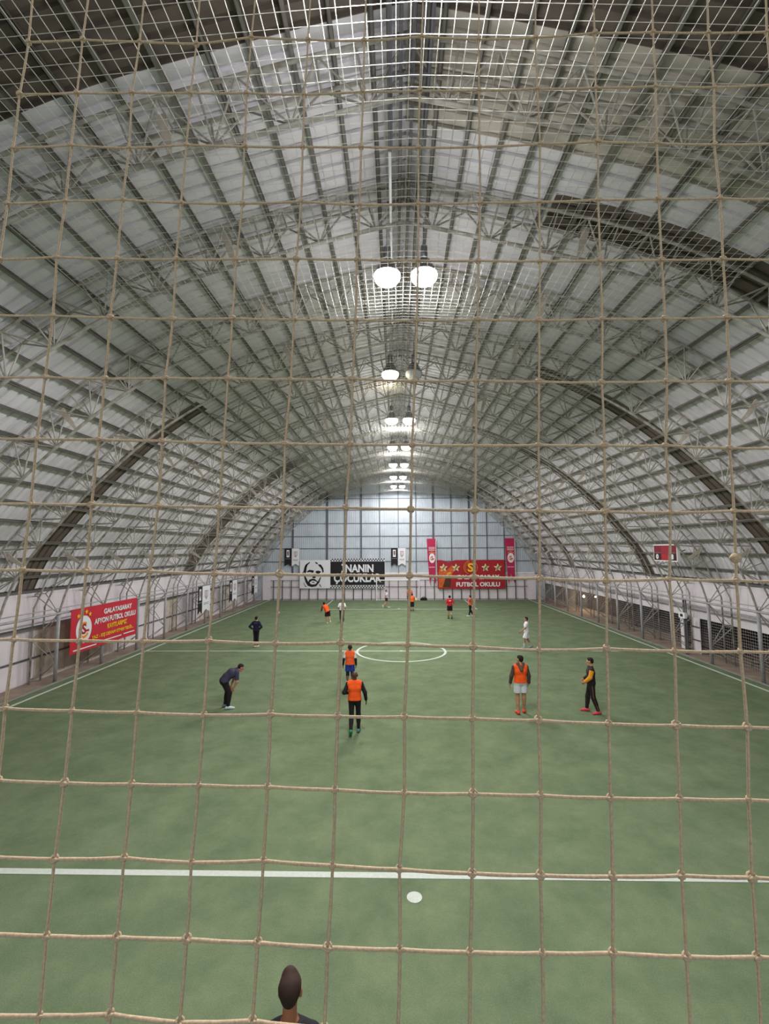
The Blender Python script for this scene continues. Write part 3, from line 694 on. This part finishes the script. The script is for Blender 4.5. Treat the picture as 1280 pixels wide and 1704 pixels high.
def person(loc, heading, H, wear, label, pose=None, skin=(196, 150, 122), hair=(28, 22, 20), bald=False, res=.011, build=1.0, fine=True, quiff=False):
    """wear: list of (piece, colour, options). heading: degrees the front is turned from straight away (+ = to the left)"""
    J = {k: np.array(v, float) for k, v in BASE.items()}
    for k, v in (pose or {}).items(): J[k] = np.array(v, float)
    t = empty('person', loc, (0, 0, math.radians(heading)), label, 'person', 'people on the pitch'); t.scale = (H/1.75,)*3
    g = build; pts = np.array([J[k] for k in J if k not in ('look', 'up')]); lo, hi = pts.min(0)-.2, pts.max(0)+.2; lo[2] = -.03
    unit = lambda v: v/(np.linalg.norm(v)+1e-9)
    lat = unit(J['rsh']-J['lsh']); latp = unit(J['rhp']-J['lhp']); spine = unit(J['nck']-J['pel'])
    K = unit(J['look']); U = unit(J['up']-K*(J['up']@K)); Rt = np.cross(K, U)
    hp = lambda x, y, z: J['hd']+Rt*x+K*y+U*z                     # point in the head's own frame
    def torso(F, o, arms=True, top=True):
        k = .06
        F.cone(J['pel']-latp*.065*g, J['pel']+latp*.065*g, .103*g+o, k=k)
        for s in (-1, 1):
            F.cone(J['pel']+latp*s*.06*g, J['wst']+lat*s*.05*g, .1*g+o, .092*g+o, k)
            F.cone(J['wst']+lat*s*.05*g, J['chs']+lat*s*.075*g, .092*g+o, .102*g+o, k)
            sh = J['rsh'] if s > 0 else J['lsh']
            F.cone(J['chs']+lat*s*.075*g, J['nck']+lat*s*.06-spine*.08, .1*g+o, .07+o, k)
            if top: F.cone(sh, J['nck']-spine*.005+lat*s*.03, .056+o, .046+o, .045)
        return F
    def arm(F, s, o, t0=0., t1=2., cut=True, k=.025):
        sh, el, wr = J[s+'sh'], J[s+'el'], J[s+'wr']; R1, R2, R3 = .051*g+o, .041*g+o, .029+o
        e1 = min(t1, 1.); a = sh; b = sh+(el-sh)*e1; n = unit(el-sh)
        F.cone(a, b, R1, R1+(R2-R1)*e1, k, [(b, n)] if (cut and t1 <= 1) else ())
        if t1 > 1:
            e = el+(wr-el)*min(t1-1, 1.); F.cone(el, e, R2, R2+(R3-R2)*(t1-1), k, [(e, unit(wr-el))] if cut else ())
        return F
    def leg(F, s, o, t1=2., flare=0., k=.03, t0=0.):
        h, kn, an = J[s+'hp'], J[s+'kn'], J[s+'an']; R1, R2, R3 = .088*g+o, .059*g+o, .04+o
        def seg(a, b, ra, rb, u0, u1, endcut, startcut):
            n = unit(b-a); p, q = a+(b-a)*u0, a+(b-a)*u1; c = []
            if endcut: c.append((q, n))
            if startcut: c.append((p, -n))
            F.cone(p, q, ra+(rb-ra)*u0+flare*u0, ra+(rb-ra)*u1+flare*u1, k, c)
        if t0 < 1: seg(h, kn, R1, R2, t0, min(1, t1), t1 <= 1, t0 > 0)
        if t1 > 1:
            c0 = max(0, t0-1); seg(kn, an, R2, R3, c0, t1-1, True, c0 > 0)
            if t0 < 1.3 and t1 > 1.4:                              # calf
                n = unit(an-kn); back = unit(np.cross(latp, n)); back = back if back[1] < 0 else -back
                F.cone(kn+n*.06+back*.012, kn+n*.2+back*.012, .05*g+o, .045*g+o, .04)
        return F
    # ---- the body: one continuous surface from head to toes
    F = Field(lo, hi, res)
    torso(F, -.004)
    F.cone(J['nck']-spine*.05, hp(0, -.02, -.07), .062, .056, .04)
    F.cone(hp(0, -.03, .03), hp(0, .005, .03), .083, .08, .03); F.cone(hp(0, .03, -.02), hp(0, .035, -.05), .066, .055, .04); F.cone(hp(-.02, .055, -.09), hp(.02, .055, -.09), .034, k=.04)
    F.cone(hp(0, .09, .005), hp(0, .112, -.035), .011, .016, .02)                 # nose
    for sx in (-1, 1): F.cone(hp(sx*.08, -.005, .01), hp(sx*.084, -.012, -.03), .02, .014, .012)   # ears
    for s in 'lr':
        arm(F, s, 0, cut=False); leg(F, s, 0)
        wr, fi = J[s+'wr'], J[s+'fi']; d = unit(fi-wr); side = unit(np.cross(d, lat) if abs(d@lat) < .9 else np.array([0, 1., 0])); sd = 1 if s == 'r' else -1
        # palm broad along `side` (thumb side forward), fingers curled towards the body
        inn = unit(np.cross(d, side)); inn = inn if inn@(-sd*lat) > 0 else -inn
        if side[1] < 0: side = -side
        pl = wr+d*.085
        for q in (-.022, 0, .022): F.cone(wr+d*.01+side*q*.5, pl+side*q, .019, .015, .015)
        for q, L in zip((.032, .011, -.011, -.031), (.068, .076, .07, .055)):
            b0 = pl+side*q; b1 = b0+d*L*.55+inn*.008; b2 = b1+d*L*.4+inn*.024
            F.cone(b0-d*.012, b1, .0098, .0092, .006); F.cone(b1, b2, .0092, .0082, .006)
        th = wr+d*.03+side*.024; t1 = th+d*.035+side*.03+inn*.012; F.cone(th, t1, .0135, .0105, .012); F.cone(t1, t1+d*.032+side*.004+inn*.01, .0105, .009, .008)
        an, to = J[s+'an'], J[s+'to']; F.cone(an, an+unit(to-an)*.02-np.array([0, 0, .03]), .04, .034, .03); F.cone(an-np.array([0, 0, .03]), to, .034, .022, .03)
    surf_obj('body', F, pm(skin, .5), t)
    ey = MB().lathe([(0, -.011), (.008, -.007), (.011, 0), (.008, .007), (0, .011)], 10)
    if fine:
        em = ey.me('eye', M['cloth_white'], True); pu = MB().lathe([(0, -.005), (.004, -.003), (.005, 0), (.004, .003), (0, .005)], 8).me('pupil', M['bag'], True)
        for sx in (-1, 1):
            e = obj('eye', em, t, loc=tuple(hp(sx*.03, .082, .004))); obj('pupil', pu, e, loc=tuple(K*.008))
        MB().tube([hp(-.024, .083, -.066), hp(-.01, .09, -.064), hp(.01, .09, -.064), hp(.024, .083, -.066)], [.004, .007, .007, .004], 6).build('mouth', pm((150, 84, 76)), t, smooth=True)
    # ---- hair
    if not bald:
        F = Field(J['hd']-.2, J['hd']+.22, min(res, .011))
        F.cone(hp(0, -.035, .04), hp(0, .005, .045), .088, .082, .03, [(hp(0, .045, .055), unit(K*.75-U*.5))])
        F.cone(hp(0, -.05, -.018), hp(0, -.045, .0), .062, .066, .03, [(hp(0, .0, 0), K)])
        if quiff: F.cone(hp(0, -.02, .07), hp(-.012, .015, .108), .074, .052, .05)
        surf_obj('hair', F, pm(hair), t)
    # ---- clothes, each a closed piece of its own
    up_cut = lambda tz: (J['pel']+(J['wst']-J['pel'])*tz, unit(J['wst']-J['pel']))
    for name, c, kw in wear:
        F = Field(lo, hi, res); m = pm(c); lb = kw.get('label')
        if name in ('shirt', 'jacket', 'hoodie', 'undershirt'):
            o = kw.get('o', .012); torso(F, o); p, n = up_cut(kw.get('hem', -.15)); F.cutall(p, -n)
            pn = J['nck']+spine*.03; F.cone(J['nck']-spine*.06, J['nck']+spine*.02, .066, .062, .03); F.cutall(pn, spine)
            if kw.get('sleeve', 2) > 0:
                for s in 'lr': arm(F, s, o+.004, t1=kw['sleeve'] if s not in kw.get('skip', '') else .5)
        elif name == 'sleeve':
            arm(F, kw['side'], kw.get('o', .018), t1=kw['t1'])
        elif name == 'bib':
            o = kw.get('o', .024); torso(F, o); p, n = up_cut(kw.get('hem', -.1)); F.cutall(p, -n); F.cutall(J['nck']+spine*.04, spine)
            for s, q in (('r', 1), ('l', -1)): F.cutall(J[s+'sh']+lat*q*.022, lat*q)
        elif name in ('trousers', 'leggings', 'shorts'):
            o = kw.get('o', .012); p, n = up_cut(kw.get('waist', .25))
            F.cone(J['pel']-latp*.065*g, J['pel']+latp*.065*g, .103*g+o, k=.06)
            for s in (-1, 1): F.cone(J['pel']+latp*s*.06*g, J['wst']+lat*s*.05*g, .1*g+o, .092*g+o, .06)
            F.cutall(p, n)
            for s in 'lr':
                leg(F, s, o, t1=kw.get('t1', 1.96), flare=kw.get('flare', 0))
        elif name in ('sock', 'shin_guard'):
            leg(F, kw['side'], kw.get('o', .008), t1=1.98, t0=kw.get('t0', 1.45))
        elif name == 'shoe':
            s = kw['side']; an, to = J[s+'an'], J[s+'to']; d = unit(to-an); dn = unit(np.cross(np.cross(d, np.array([0, 0, -1.])), d)) if abs(d[2]) < .95 else np.array([0, -1., 0])
            hl = an+dn*.045-d*.035
            F.cone(an+dn*.02, hl, .047, .043, .03); F.cone(hl, to+dn*.004, .041, .032, .03); F.cone(an+dn*.015, to, .045, .032, .03)
            F.cutall(an+dn*.083, dn) if d[2] < -.4 else F.cutall((0, 0, .004), (0, 0, -1))
        elif name == 'stripe':
            s = kw['side']; q = 1 if s == 'r' else -1
            a, b = J[s+'hp']+latp*q*.1*g, J[s+'kn']+latp*q*.07*g; F.cone(a-np.array([0, 0, .04]), b, .012, .01, .01); F.cone(b, J[s+'an']+latp*q*.05, .01, .01, .01)
        elif name == 'hood':
            b = J['nck']-spine*.0+np.cross(spine, lat)*0; bk = unit(np.cross(lat, spine)); bk = bk if bk[1] < 0 else -bk
            F.cone(b+lat*.08+spine*.03+bk*.03, b+bk*.135-spine*.13, .056, .036, .05); F.cone(b-lat*.08+spine*.03+bk*.03, b+bk*.135-spine*.13, .056, .036, .05)
        elif name == 'badge':
            bk = unit(np.cross(lat, spine)); bk = bk if bk[1] < 0 else -bk; q = J['chs']+bk*(.102*g+kw.get('o', .016))+spine*kw.get('dz', .03)
            F.cone(q-lat*kw.get('w', .06), q+lat*kw.get('w', .06), kw.get('r', .03), k=.01)
        nm = {'sleeve': 'sleeve', 'badge': 'print_patch'}.get(name, name)
        surf_obj(nm, F, m, t, lb)
    return t
OR = (255, 92, 22); BLK = (26, 23, 27); WHT = (232, 232, 236)
def shoes(c, cr=None): return [('shoe', c, dict(side='l')), ('shoe', cr or c, dict(side='r'))]
# nearest, cut by the lower edge of the picture
person((-1.12, 4.0, 0), 3, 1.74, [('shirt', (30, 26, 34), dict(sleeve=.6)), ('shorts', BLK, dict(t1=.75, flare=.03)), ('sock', BLK, dict(side='l')), ('sock', BLK, dict(side='r'))]+shoes(BLK),
    'person in a black shirt standing nearest, seen from behind at the lower edge', dict(nck=(0, -.01, 1.43), lsh=(-.18, -.01, 1.35), rsh=(.18, -.01, 1.35), hd=(0, .015, 1.655)), skin=(188, 122, 92), hair=(60, 40, 33), quiff=True, res=.009)
person((-1.44, 13.5, 0), 3, 1.72, [('undershirt', BLK, dict(sleeve=1.97)), ('bib', OR, {}), ('trousers', (28, 24, 28), dict(o=.007))]+shoes((40, 150, 100), (84, 128, 120)),
    'person in orange bib over black sleeves and black trousers walking away, bald head', dict(lel=(-.30, -.08, 1.17), lwr=(-.2, .13, 1.1), lfi=(-.12, .19, 1.1), rel=(.30, -.03, 1.15), rwr=(.33, .03, .92), rfi=(.34, .07, .82),
    lkn=(-.09, -.02, .5), lan=(-.10, -.26, .17), lto=(-.11, -.17, .03), ran=(.11, .1, .085), rto=(.14, .26, .03), rkn=(.105, .09, .51), lhp=(-.09, .0, .93)), skin=(92, 60, 52), bald=True, res=.009)
person((-2.0, 17.85, 0), 2, 1.58, [('undershirt', BLK, dict(sleeve=1.97, o=.006)), ('shirt', (236, 226, 232), dict(sleeve=.75, o=.014)), ('bib', (255, 104, 52), dict(o=.026)), ('leggings', (30, 28, 46), dict(o=.006, t1=1.25)), ('shorts', (36, 60, 148), dict(t1=.6, flare=.04, o=.016)),
    ('sock', WHT, dict(side='l', t0=1.3, o=.01)), ('sock', WHT, dict(side='r', t0=1.3, o=.01))]+shoes(BLK),
    'person in orange bib over a white shirt with blue shorts, behind the bald player', dict(lel=(-.26, -.05, 1.15), lwr=(-.29, .0, .91), lfi=(-.3, .03, .82), lan=(-.105, -.12, .1), lto=(-.12, .03, .03), lkn=(-.1, .0, .5)), skin=(126, 84, 66), hair=(58, 38, 32), res=.01)
person((3.67, 15.1, 0), 4, 1.8, [('hoodie', (76, 62, 54), dict(sleeve=1.95, o=.014)), ('bib', OR, dict(o=.028)), ('hood', (92, 78, 66), {}), ('shorts', (214, 216, 220), dict(t1=.66, flare=.045, o=.018)), ]+shoes((236, 74, 54)),
    'person in orange bib over a brown hooded top, pale shorts and red shoes', dict(look=(-.55, .83, 0), lel=(-.28, -.02, 1.14), lwr=(-.31, .03, .9), rel=(.26, -.02, 1.14), rwr=(.27, .02, .89), lfi=(-.32, .06, .8), ran=(.12, .1, .085), rto=(.17, .24, .03)), skin=(186, 142, 112), hair=(22, 18, 18), res=.009)
person((5.93, 15.22, 0), 78, 1.7, [('jacket', (42, 30, 34), dict(sleeve=1.95, o=.014, hem=-.2)), ('sleeve', (230, 152, 40), dict(side='l', t1=1.95, o=.024, label='orange sleeve')), ('trousers', (32, 24, 28), {}), ('stripe', (150, 84, 60), dict(side='l', label='thin orange side stripe'))]+shoes((220, 78, 84)),
    'person in a black tracksuit with an orange sleeve and pink shoes, standing in profile', dict(lel=(-.22, .06, 1.16), lwr=(-.17, .23, 1.0), lfi=(-.1, .28, .93), rel=(.24, .0, 1.15), rwr=(.2, .2, 1.0), rfi=(.12, .26, .94), look=(.25, .95, -.15), lan=(-.14, -.17, .085), lto=(-.2, .0, .03), ran=(.12, .14, .085), rto=(.13, .31, .03), lkn=(-.12, -.03, .5), rkn=(.11, .1, .5)), hair=(30, 24, 24), res=.009)
person((-5.83, 15.57, 0), -62, 1.72, [('shirt', (62, 58, 84), dict(sleeve=.8, hem=-.35, o=.016)), ('trousers', (26, 20, 26), dict(o=.014))]+shoes((120, 130, 140), (206, 222, 232)),
    'person in a dark blue tee and black trousers bending over with hands on knees', dict(pel=(0, -.12, .9), wst=(0, -.03, 1.02), chs=(0, .13, 1.13), nck=(0, .31, 1.22), hd=(0, .42, 1.27), look=(0, .9, -.45), up=(0, .45, .9),
    lhp=(-.09, -.11, .87), rhp=(.09, -.11, .87), lkn=(-.11, .02, .5), rkn=(.13, .04, .5), lan=(-.12, -.06, .085), ran=(.15, .0, .085), lto=(-.16, .09, .03), rto=(.19, .18, .03),
    lsh=(-.185, .26, 1.16), rsh=(.185, .26, 1.16), lel=(-.24, .24, .88), rel=(.25, .26, .88), lwr=(-.15, .13, .65), rwr=(.17, .15, .65), lfi=(-.12, .12, .56), rfi=(.14, .13, .56)), hair=(30, 26, 30), res=.009, skin=(190, 138, 108), build=1.14)
person((-7.73, 24.98, 0), -6, 1.62, [('jacket', (30, 28, 58), dict(sleeve=1.95, o=.018)), ('trousers', (22, 20, 36), dict(o=.01)), ('badge', (96, 92, 130), dict(o=.004, dz=.1, w=.07, r=.02)), ('sock', (150, 70, 56), dict(side='l', t0=1.8)), ('sock', (150, 70, 56), dict(side='r', t0=1.8))]+shoes((240, 214, 190)),
    'person in a navy tracksuit with hands on hips near the left touchline', dict(lel=(-.36, -.1, 1.18), rel=(.36, -.1, 1.18), lwr=(-.2, -.04, 1.02), rwr=(.2, -.04, 1.02), lfi=(-.13, .05, .99), rfi=(.13, .05, .99), lan=(-.06, -.02, .085), ran=(.07, .02, .085), lto=(-.08, .14, .03), rto=(.1, .18, .03), lkn=(-.08, .01, .5), rkn=(.08, .01, .5)), hair=(24, 20, 20), res=.012)
person((6.52, 24.6, 0), 78, 1.62, [('shirt', (236, 232, 236), dict(sleeve=.8, o=.03, hem=-.5)), ('shorts', (236, 232, 236), dict(t1=.8, flare=.06, o=.025)), ('sock', (190, 192, 190), dict(side='l', o=.014)), ('sock', (190, 192, 190), dict(side='r', o=.014))]+shoes((150, 156, 156)),
    'person all in white walking in profile near the halfway line', dict(lel=(-.2, .08, 1.16), lwr=(-.2, .3, .98), lfi=(-.2, .37, .9), rwr=(.25, .2, .95), rfi=(.25, .28, .88), lan=(-.1, .14, .1), lto=(-.11, .3, .03), lkn=(-.1, .12, .51), ran=(.1, -.25, .14), rto=(.11, -.11, .03), rkn=(.1, -.05, .5)), hair=(34, 26, 22), skin=(176, 128, 102), res=.012, build=.95)
person((3.73, 34.8, 0), 8, 1.72, [('shirt', (196, 34, 48), dict(sleeve=1.0, o=.018)), ('badge', (244, 226, 226), dict(o=.006, dz=.07, w=.05, r=.035, label='pale print')), ('shorts', (24, 18, 30), dict(t1=.7, flare=.05, o=.02)), ('sock', (96, 110, 84), dict(side='l', t0=1.5)), ('sock', (96, 110, 84), dict(side='r', t0=1.5))]+shoes((60, 70, 50)),
    'person in a red shirt and black shorts running in front of the red banner', dict(lel=(-.32, -.08, 1.17), lwr=(-.27, .1, 1.08), lfi=(-.24, .18, 1.1), rel=(.32, -.08, 1.17), rwr=(.27, .08, 1.02), rfi=(.24, .16, 1.0), ran=(.1, -.2, .15), rto=(.11, -.06, .05), rkn=(.1, .02, .5), lan=(-.08, .08, .085), lto=(-.1, .24, .03)), hair=(22, 16, 18), res=.014, fine=False)
person((-5.04, 32.7, 0), 25, 1.6, [('undershirt', (70, 60, 40), dict(sleeve=1.5, o=.008)), ('bib', OR, dict(o=.034, hem=-.3)), ('shorts', (36, 20, 22), dict(t1=.85, flare=.05, o=.02))]+shoes((226, 234, 222)),
    'person in an orange bib and dark shorts leaning as he runs beside a white-shirted player', dict(pel=(0, -.05, .93), chs=(-.1, .1, 1.22), wst=(-.05, .03, 1.06), nck=(-.17, .19, 1.37), hd=(-.22, .25, 1.5), lsh=(-.35, .16, 1.3), rsh=(.0, .2, 1.34), lel=(-.4, .22, 1.03), rel=(.08, .1, 1.08), lwr=(-.42, .36, .88), rwr=(.1, .24, .92), lfi=(-.42, .42, .8), rfi=(.1, .32, .86), lan=(-.02, -.0, .085), lto=(.02, .16, .03), ran=(.16, -.2, .2), rto=(.2, -.06, .12), rkn=(.12, .0, .52)), hair=(22, 18, 18), res=.014, fine=False)
person((-4.09, 33.2, 0), 10, 1.62, [('shirt', (238, 238, 242), dict(sleeve=.9, o=.018)), ('trousers', (24, 20, 24), dict(o=.014, t1=1.85))]+shoes((30, 28, 30)),
    'person in a white shirt and black trousers running toward the far goal', dict(lel=(-.29, -.06, 1.16), lwr=(-.27, .1, 1.02), rel=(.28, -.08, 1.16), rwr=(.26, .1, 1.0), lfi=(-.25, .18, 1.0), rfi=(.24, .18, .98), ran=(.1, -.32, .3), rto=(.1, -.3, .15), rkn=(.1, .05, .5), lan=(-.09, .05, .085), lto=(-.1, .21, .03)), hair=(28, 22, 22), res=.014, fine=False)
person((-1.1, 41.2, 0), -60, 1.6, [('shirt', (226, 214, 226), dict(sleeve=.9, o=.02)), ('shorts', (40, 44, 36), dict(t1=.6, flare=.05, o=.02))]+shoes((224, 232, 214)),
    'person in a pale shirt and dark shorts striding in front of the far goal', dict(lel=(-.28, .1, 1.2), lwr=(-.25, .3, 1.1), rel=(.28, -.2, 1.2), rwr=(.25, -.3, 1.02), lfi=(-.22, .37, 1.12), rfi=(.24, -.32, .93), lan=(-.1, .3, .085), lto=(-.11, .46, .03), lkn=(-.1, .22, .52), ran=(.1, -.42, .25), rto=(.1, -.4, .1), rkn=(.1, -.1, .5)), hair=(90, 80, 84), res=.014, fine=False)
person((1.1, 39.1, 0), 5, 1.45, [('bib', (255, 112, 48), dict(o=.03)), ('undershirt', (120, 40, 34), dict(sleeve=.9, o=.01)), ('shorts', (30, 32, 30), dict(t1=1.02, flare=.03, o=.02)), ('sock', (110, 120, 122), dict(side='l', t0=1.3)), ('sock', (110, 120, 122), dict(side='r', t0=1.3))]+shoes((44, 60, 54)),
    'shorter person in an orange bib and dark shorts on the far penalty line', dict(), hair=(20, 16, 16), res=.014, fine=False)
person((1.0, 42.6, 0), 170, 1.72, [('bib', (255, 128, 76), dict(o=.028)), ('undershirt', (206, 120, 90), dict(sleeve=.9, o=.01)), ('trousers', (36, 26, 30), {})]+shoes((44, 50, 54)),
    'bald person in an orange bib facing the camera in front of the far goal', dict(), bald=True, skin=(176, 112, 104), res=.014)
person((5.43, 36.0, 0), 70, 1.6, [('undershirt', (190, 40, 52), dict(sleeve=.9, o=.012)), ('bib', (252, 122, 84), dict(o=.028)), ('trousers', (24, 18, 22), dict(o=.008))]+shoes((214, 232, 214)),
    'person in an orange bib over red with white shoes standing before the red banner', dict(lel=(-.22, -.0, 1.15), lwr=(-.2, .12, .96), lfi=(-.18, .18, .88), lan=(-.1, .1, .085), lto=(-.1, .27, .03), ran=(.1, -.24, .1), rto=(.11, -.08, .03)), hair=(20, 16, 18), res=.014)
NET_MM=[
[(-890,743,6208),(-790,743,6207),(-687,743,6201),(-588,744,6198),(-487,744,6201),(-388,745,6198),(-289,745,6195),(-188,746,6196),(-90,746,6189),(10,747,6192),(110,747,6193),(213,748,6194),(308,748,6192),(407,748,6190),(507,749,6188)],
[(-893,739,6105),(-793,740,6103),(-691,740,6097),(-591,741,6094),(-491,741,6097),(-392,742,6094),(-293,742,6091),(-192,743,6092),(-93,743,6085),(6,743,6088),(107,744,6089),(209,745,6091),(304,745,6088),(403,745,6086),(503,746,6084)],
[(-897,736,5997),(-797,737,5999),(-699,737,5996),(-596,738,5994),(-497,738,5990),(-397,738,5987),(-295,739,5990),(-197,739,5986),(-95,740,5986),(4,740,5984),(104,741,5985),(205,741,5984),(305,742,5982),(400,742,5982),(500,743,5981)],
[(-903,733,5897),(-800,734,5898),(-700,734,5893),(-598,735,5893),(-499,735,5890),(-398,735,5885),(-298,736,5883),(-201,736,5880),(-97,737,5879),(5,737,5881),(101,738,5881),(199,738,5876),(297,739,5875),(397,739,5873),(497,739,5871)],
[(-905,730,5793),(-804,731,5795),(-703,731,5792),(-603,731,5785),(-499,732,5783),(-399,732,5783),(-301,733,5779),(-202,733,5778),(-98,734,5778),(-1,734,5775),(98,735,5779),(195,735,5775),(296,735,5774),(396,736,5772),(496,736,5771)],
[(-909,727,5689),(-808,727,5690),(-707,728,5686),(-607,728,5683),(-506,729,5682),(-405,729,5680),(-305,730,5678),(-204,730,5674),(-104,730,5673),(-3,731,5671),(94,731,5669),(194,732,5668),(294,732,5669),(394,733,5667),(494,733,5665)],
[(-911,724,5591),(-811,724,5589),(-711,725,5582),(-609,725,5580),(-509,726,5578),(-408,726,5575),(-307,726,5573),(-207,727,5571),(-109,727,5569),(-9,728,5568),(91,728,5567),(192,729,5567),(292,729,5569),(392,730,5567),(492,730,5565)],
[(-915,721,5484),(-815,721,5483),(-716,722,5479),(-614,722,5477),(-513,722,5476),(-411,723,5473),(-311,723,5472),(-212,724,5468),(-114,724,5468),(-13,725,5465),(87,725,5463),(187,726,5462),(285,726,5461),(385,726,5459),(485,727,5457)],
[(-919,718,5381),(-820,718,5379),(-718,719,5377),(-617,719,5374),(-518,719,5370),(-418,720,5367),(-315,720,5365),(-217,721,5364),(-116,721,5362),(-19,722,5361),(83,722,5359),(180,722,5359),(279,723,5354),(379,723,5352),(479,724,5350)],
[(-923,714,5276),(-823,715,5274),(-722,715,5272),(-618,716,5269),(-521,716,5267),(-420,717,5266),(-321,717,5264),(-220,718,5261),(-121,718,5259),(-21,718,5257),(78,719,5255),(177,719,5253),(275,720,5255),(375,720,5253),(475,721,5251)],
[(-926,711,5172),(-826,712,5170),(-726,712,5168),(-625,713,5167),(-523,713,5163),(-423,714,5162),(-324,714,5160),(-223,714,5159),(-124,715,5156),(-26,715,5154),(74,716,5150),(171,716,5152),(272,717,5149),(372,717,5147),(472,717,5145)],
[(-932,708,5066),(-832,709,5064),(-730,709,5062),(-628,710,5062),(-529,710,5062),(-427,710,5058),(-328,711,5059),(-227,711,5055),(-129,712,5053),(-30,712,5047),(69,713,5050),(170,713,5046),(266,713,5045),(366,714,5044),(466,714,5042)],
[(-935,705,4964),(-835,706,4963),(-734,706,4959),(-633,706,4958),(-532,707,4954),(-432,707,4955),(-332,708,4952),(-233,708,4952),(-132,709,4948),(-35,709,4946),(66,709,4943),(165,710,4940),(266,710,4938),(366,711,4936),(466,711,4934)],
[(-939,702,4861),(-839,702,4859),(-737,703,4857),(-637,703,4855),(-537,704,4854),(-435,704,4852),(-335,705,4850),(-234,705,4844),(-134,705,4843),(-36,706,4842),(63,706,4840),(163,707,4838),(261,707,4837),(361,708,4835),(461,708,4833)],
[(-944,699,4755),(-844,699,4753),(-744,700,4752),(-642,700,4754),(-542,701,4750),(-439,701,4750),(-338,701,4745),(-242,702,4741),(-138,702,4736),(-42,703,4736),(60,703,4735),(157,704,4737),(256,704,4734),(356,705,4732),(456,705,4730)],
[(-947,696,4654),(-847,696,4653),(-747,697,4651),(-647,697,4648),(-546,697,4646),(-444,698,4643),(-344,698,4640),(-242,699,4635),(-144,699,4636),(-42,700,4632),(55,700,4635),(156,701,4632),(254,701,4632),(354,701,4630),(454,702,4628)],
[(-952,693,4548),(-852,693,4547),(-752,693,4545),(-651,694,4548),(-550,694,4543),(-449,695,4543),(-348,695,4537),(-246,695,4531),(-147,696,4532),(-46,696,4528),(52,697,4531),(153,697,4529),(250,698,4528),(350,698,4526),(450,699,4524)],
[(-956,689,4445),(-856,690,4443),(-756,690,4441),(-654,691,4445),(-554,691,4440),(-452,692,4439),(-352,692,4433),(-250,692,4427),(-151,693,4428),(-50,693,4424),(48,694,4428),(149,694,4425),(246,695,4424),(346,695,4423),(446,696,4421)],
]
def safety_net():
    t = empty('safety_net', (0, .745, 0), label='close rope net of large square meshes in front of the whole view', cat='net')
    A = np.array(NET_MM, float)/1000-np.array([0, .745, 0])
    A[:, :, 1] += rng.uniform(-.003, .003, A.shape[:2])
    def cord(P, r):
        Q = []
        for a, b in zip(P[:-1], P[1:]):
            d = b-a; hz = abs(d[0]) > abs(d[2])
            for k in range(4):
                u = k/4; q = a+d*u
                q = q+np.array([0, 0, -.0009*math.sin(math.pi*u)]) if hz else q+np.array([.0005*math.sin(math.pi*u), 0, 0])
                Q.append(q)
        Q.append(P[-1]); return MB().tube(Q, r*(1+.08*np.sin(np.arange(len(Q))*2.3)), 8)
    for r in range(A.shape[0]): cord(A[r], .0015+.00007*r).build('cord', M['rope'], t, smooth=True)
    for c in range(A.shape[1]): cord(A[:, c], .0015+.00005*np.minimum(17, np.arange(69)/4)).build('cord', M['rope'], t, smooth=True)
    # an overhand knot: a lump with two crossing turns of rope
    kn = MB().lathe([(0, -.0042), (.0036, -.003), (.0048, 0), (.0036, .003), (0, .0042)], 10)
    for ax in (1, -1):
        P = [(.0048*math.cos(g), .0034*math.sin(g)*.9-.0005, ax*.0034*math.sin(g)+ax*.0012) for g in np.linspace(0, 2*math.pi, 11)]
        kn.tube(P, .0018, 6)
    km = kn.me('knot', M['rope'], True)
    for r in range(A.shape[0]):
        for c in range(A.shape[1]):
            s = random.uniform(.8, 1.1)*(.8+.018*r)
            obj('knot', km, t, mtx=Matrix.LocRotScale(Vector(A[r, c]), Matrix.Rotation(random.uniform(-.6, .6), 3, 'Y').to_quaternion(), Vector((s, s, s))))
    b = A[9, 12]*.32+A[10, 12]*.68
    o = MB().lathe([(0, -.008), (.0045, -.0066), (.0078, -.002), (.0078, .002), (.0045, .0066), (0, .008)], 14).build('rope_stopper', M['rope'], t, loc=tuple(b), smooth=True, label='large round knot on a cord')
safety_net()
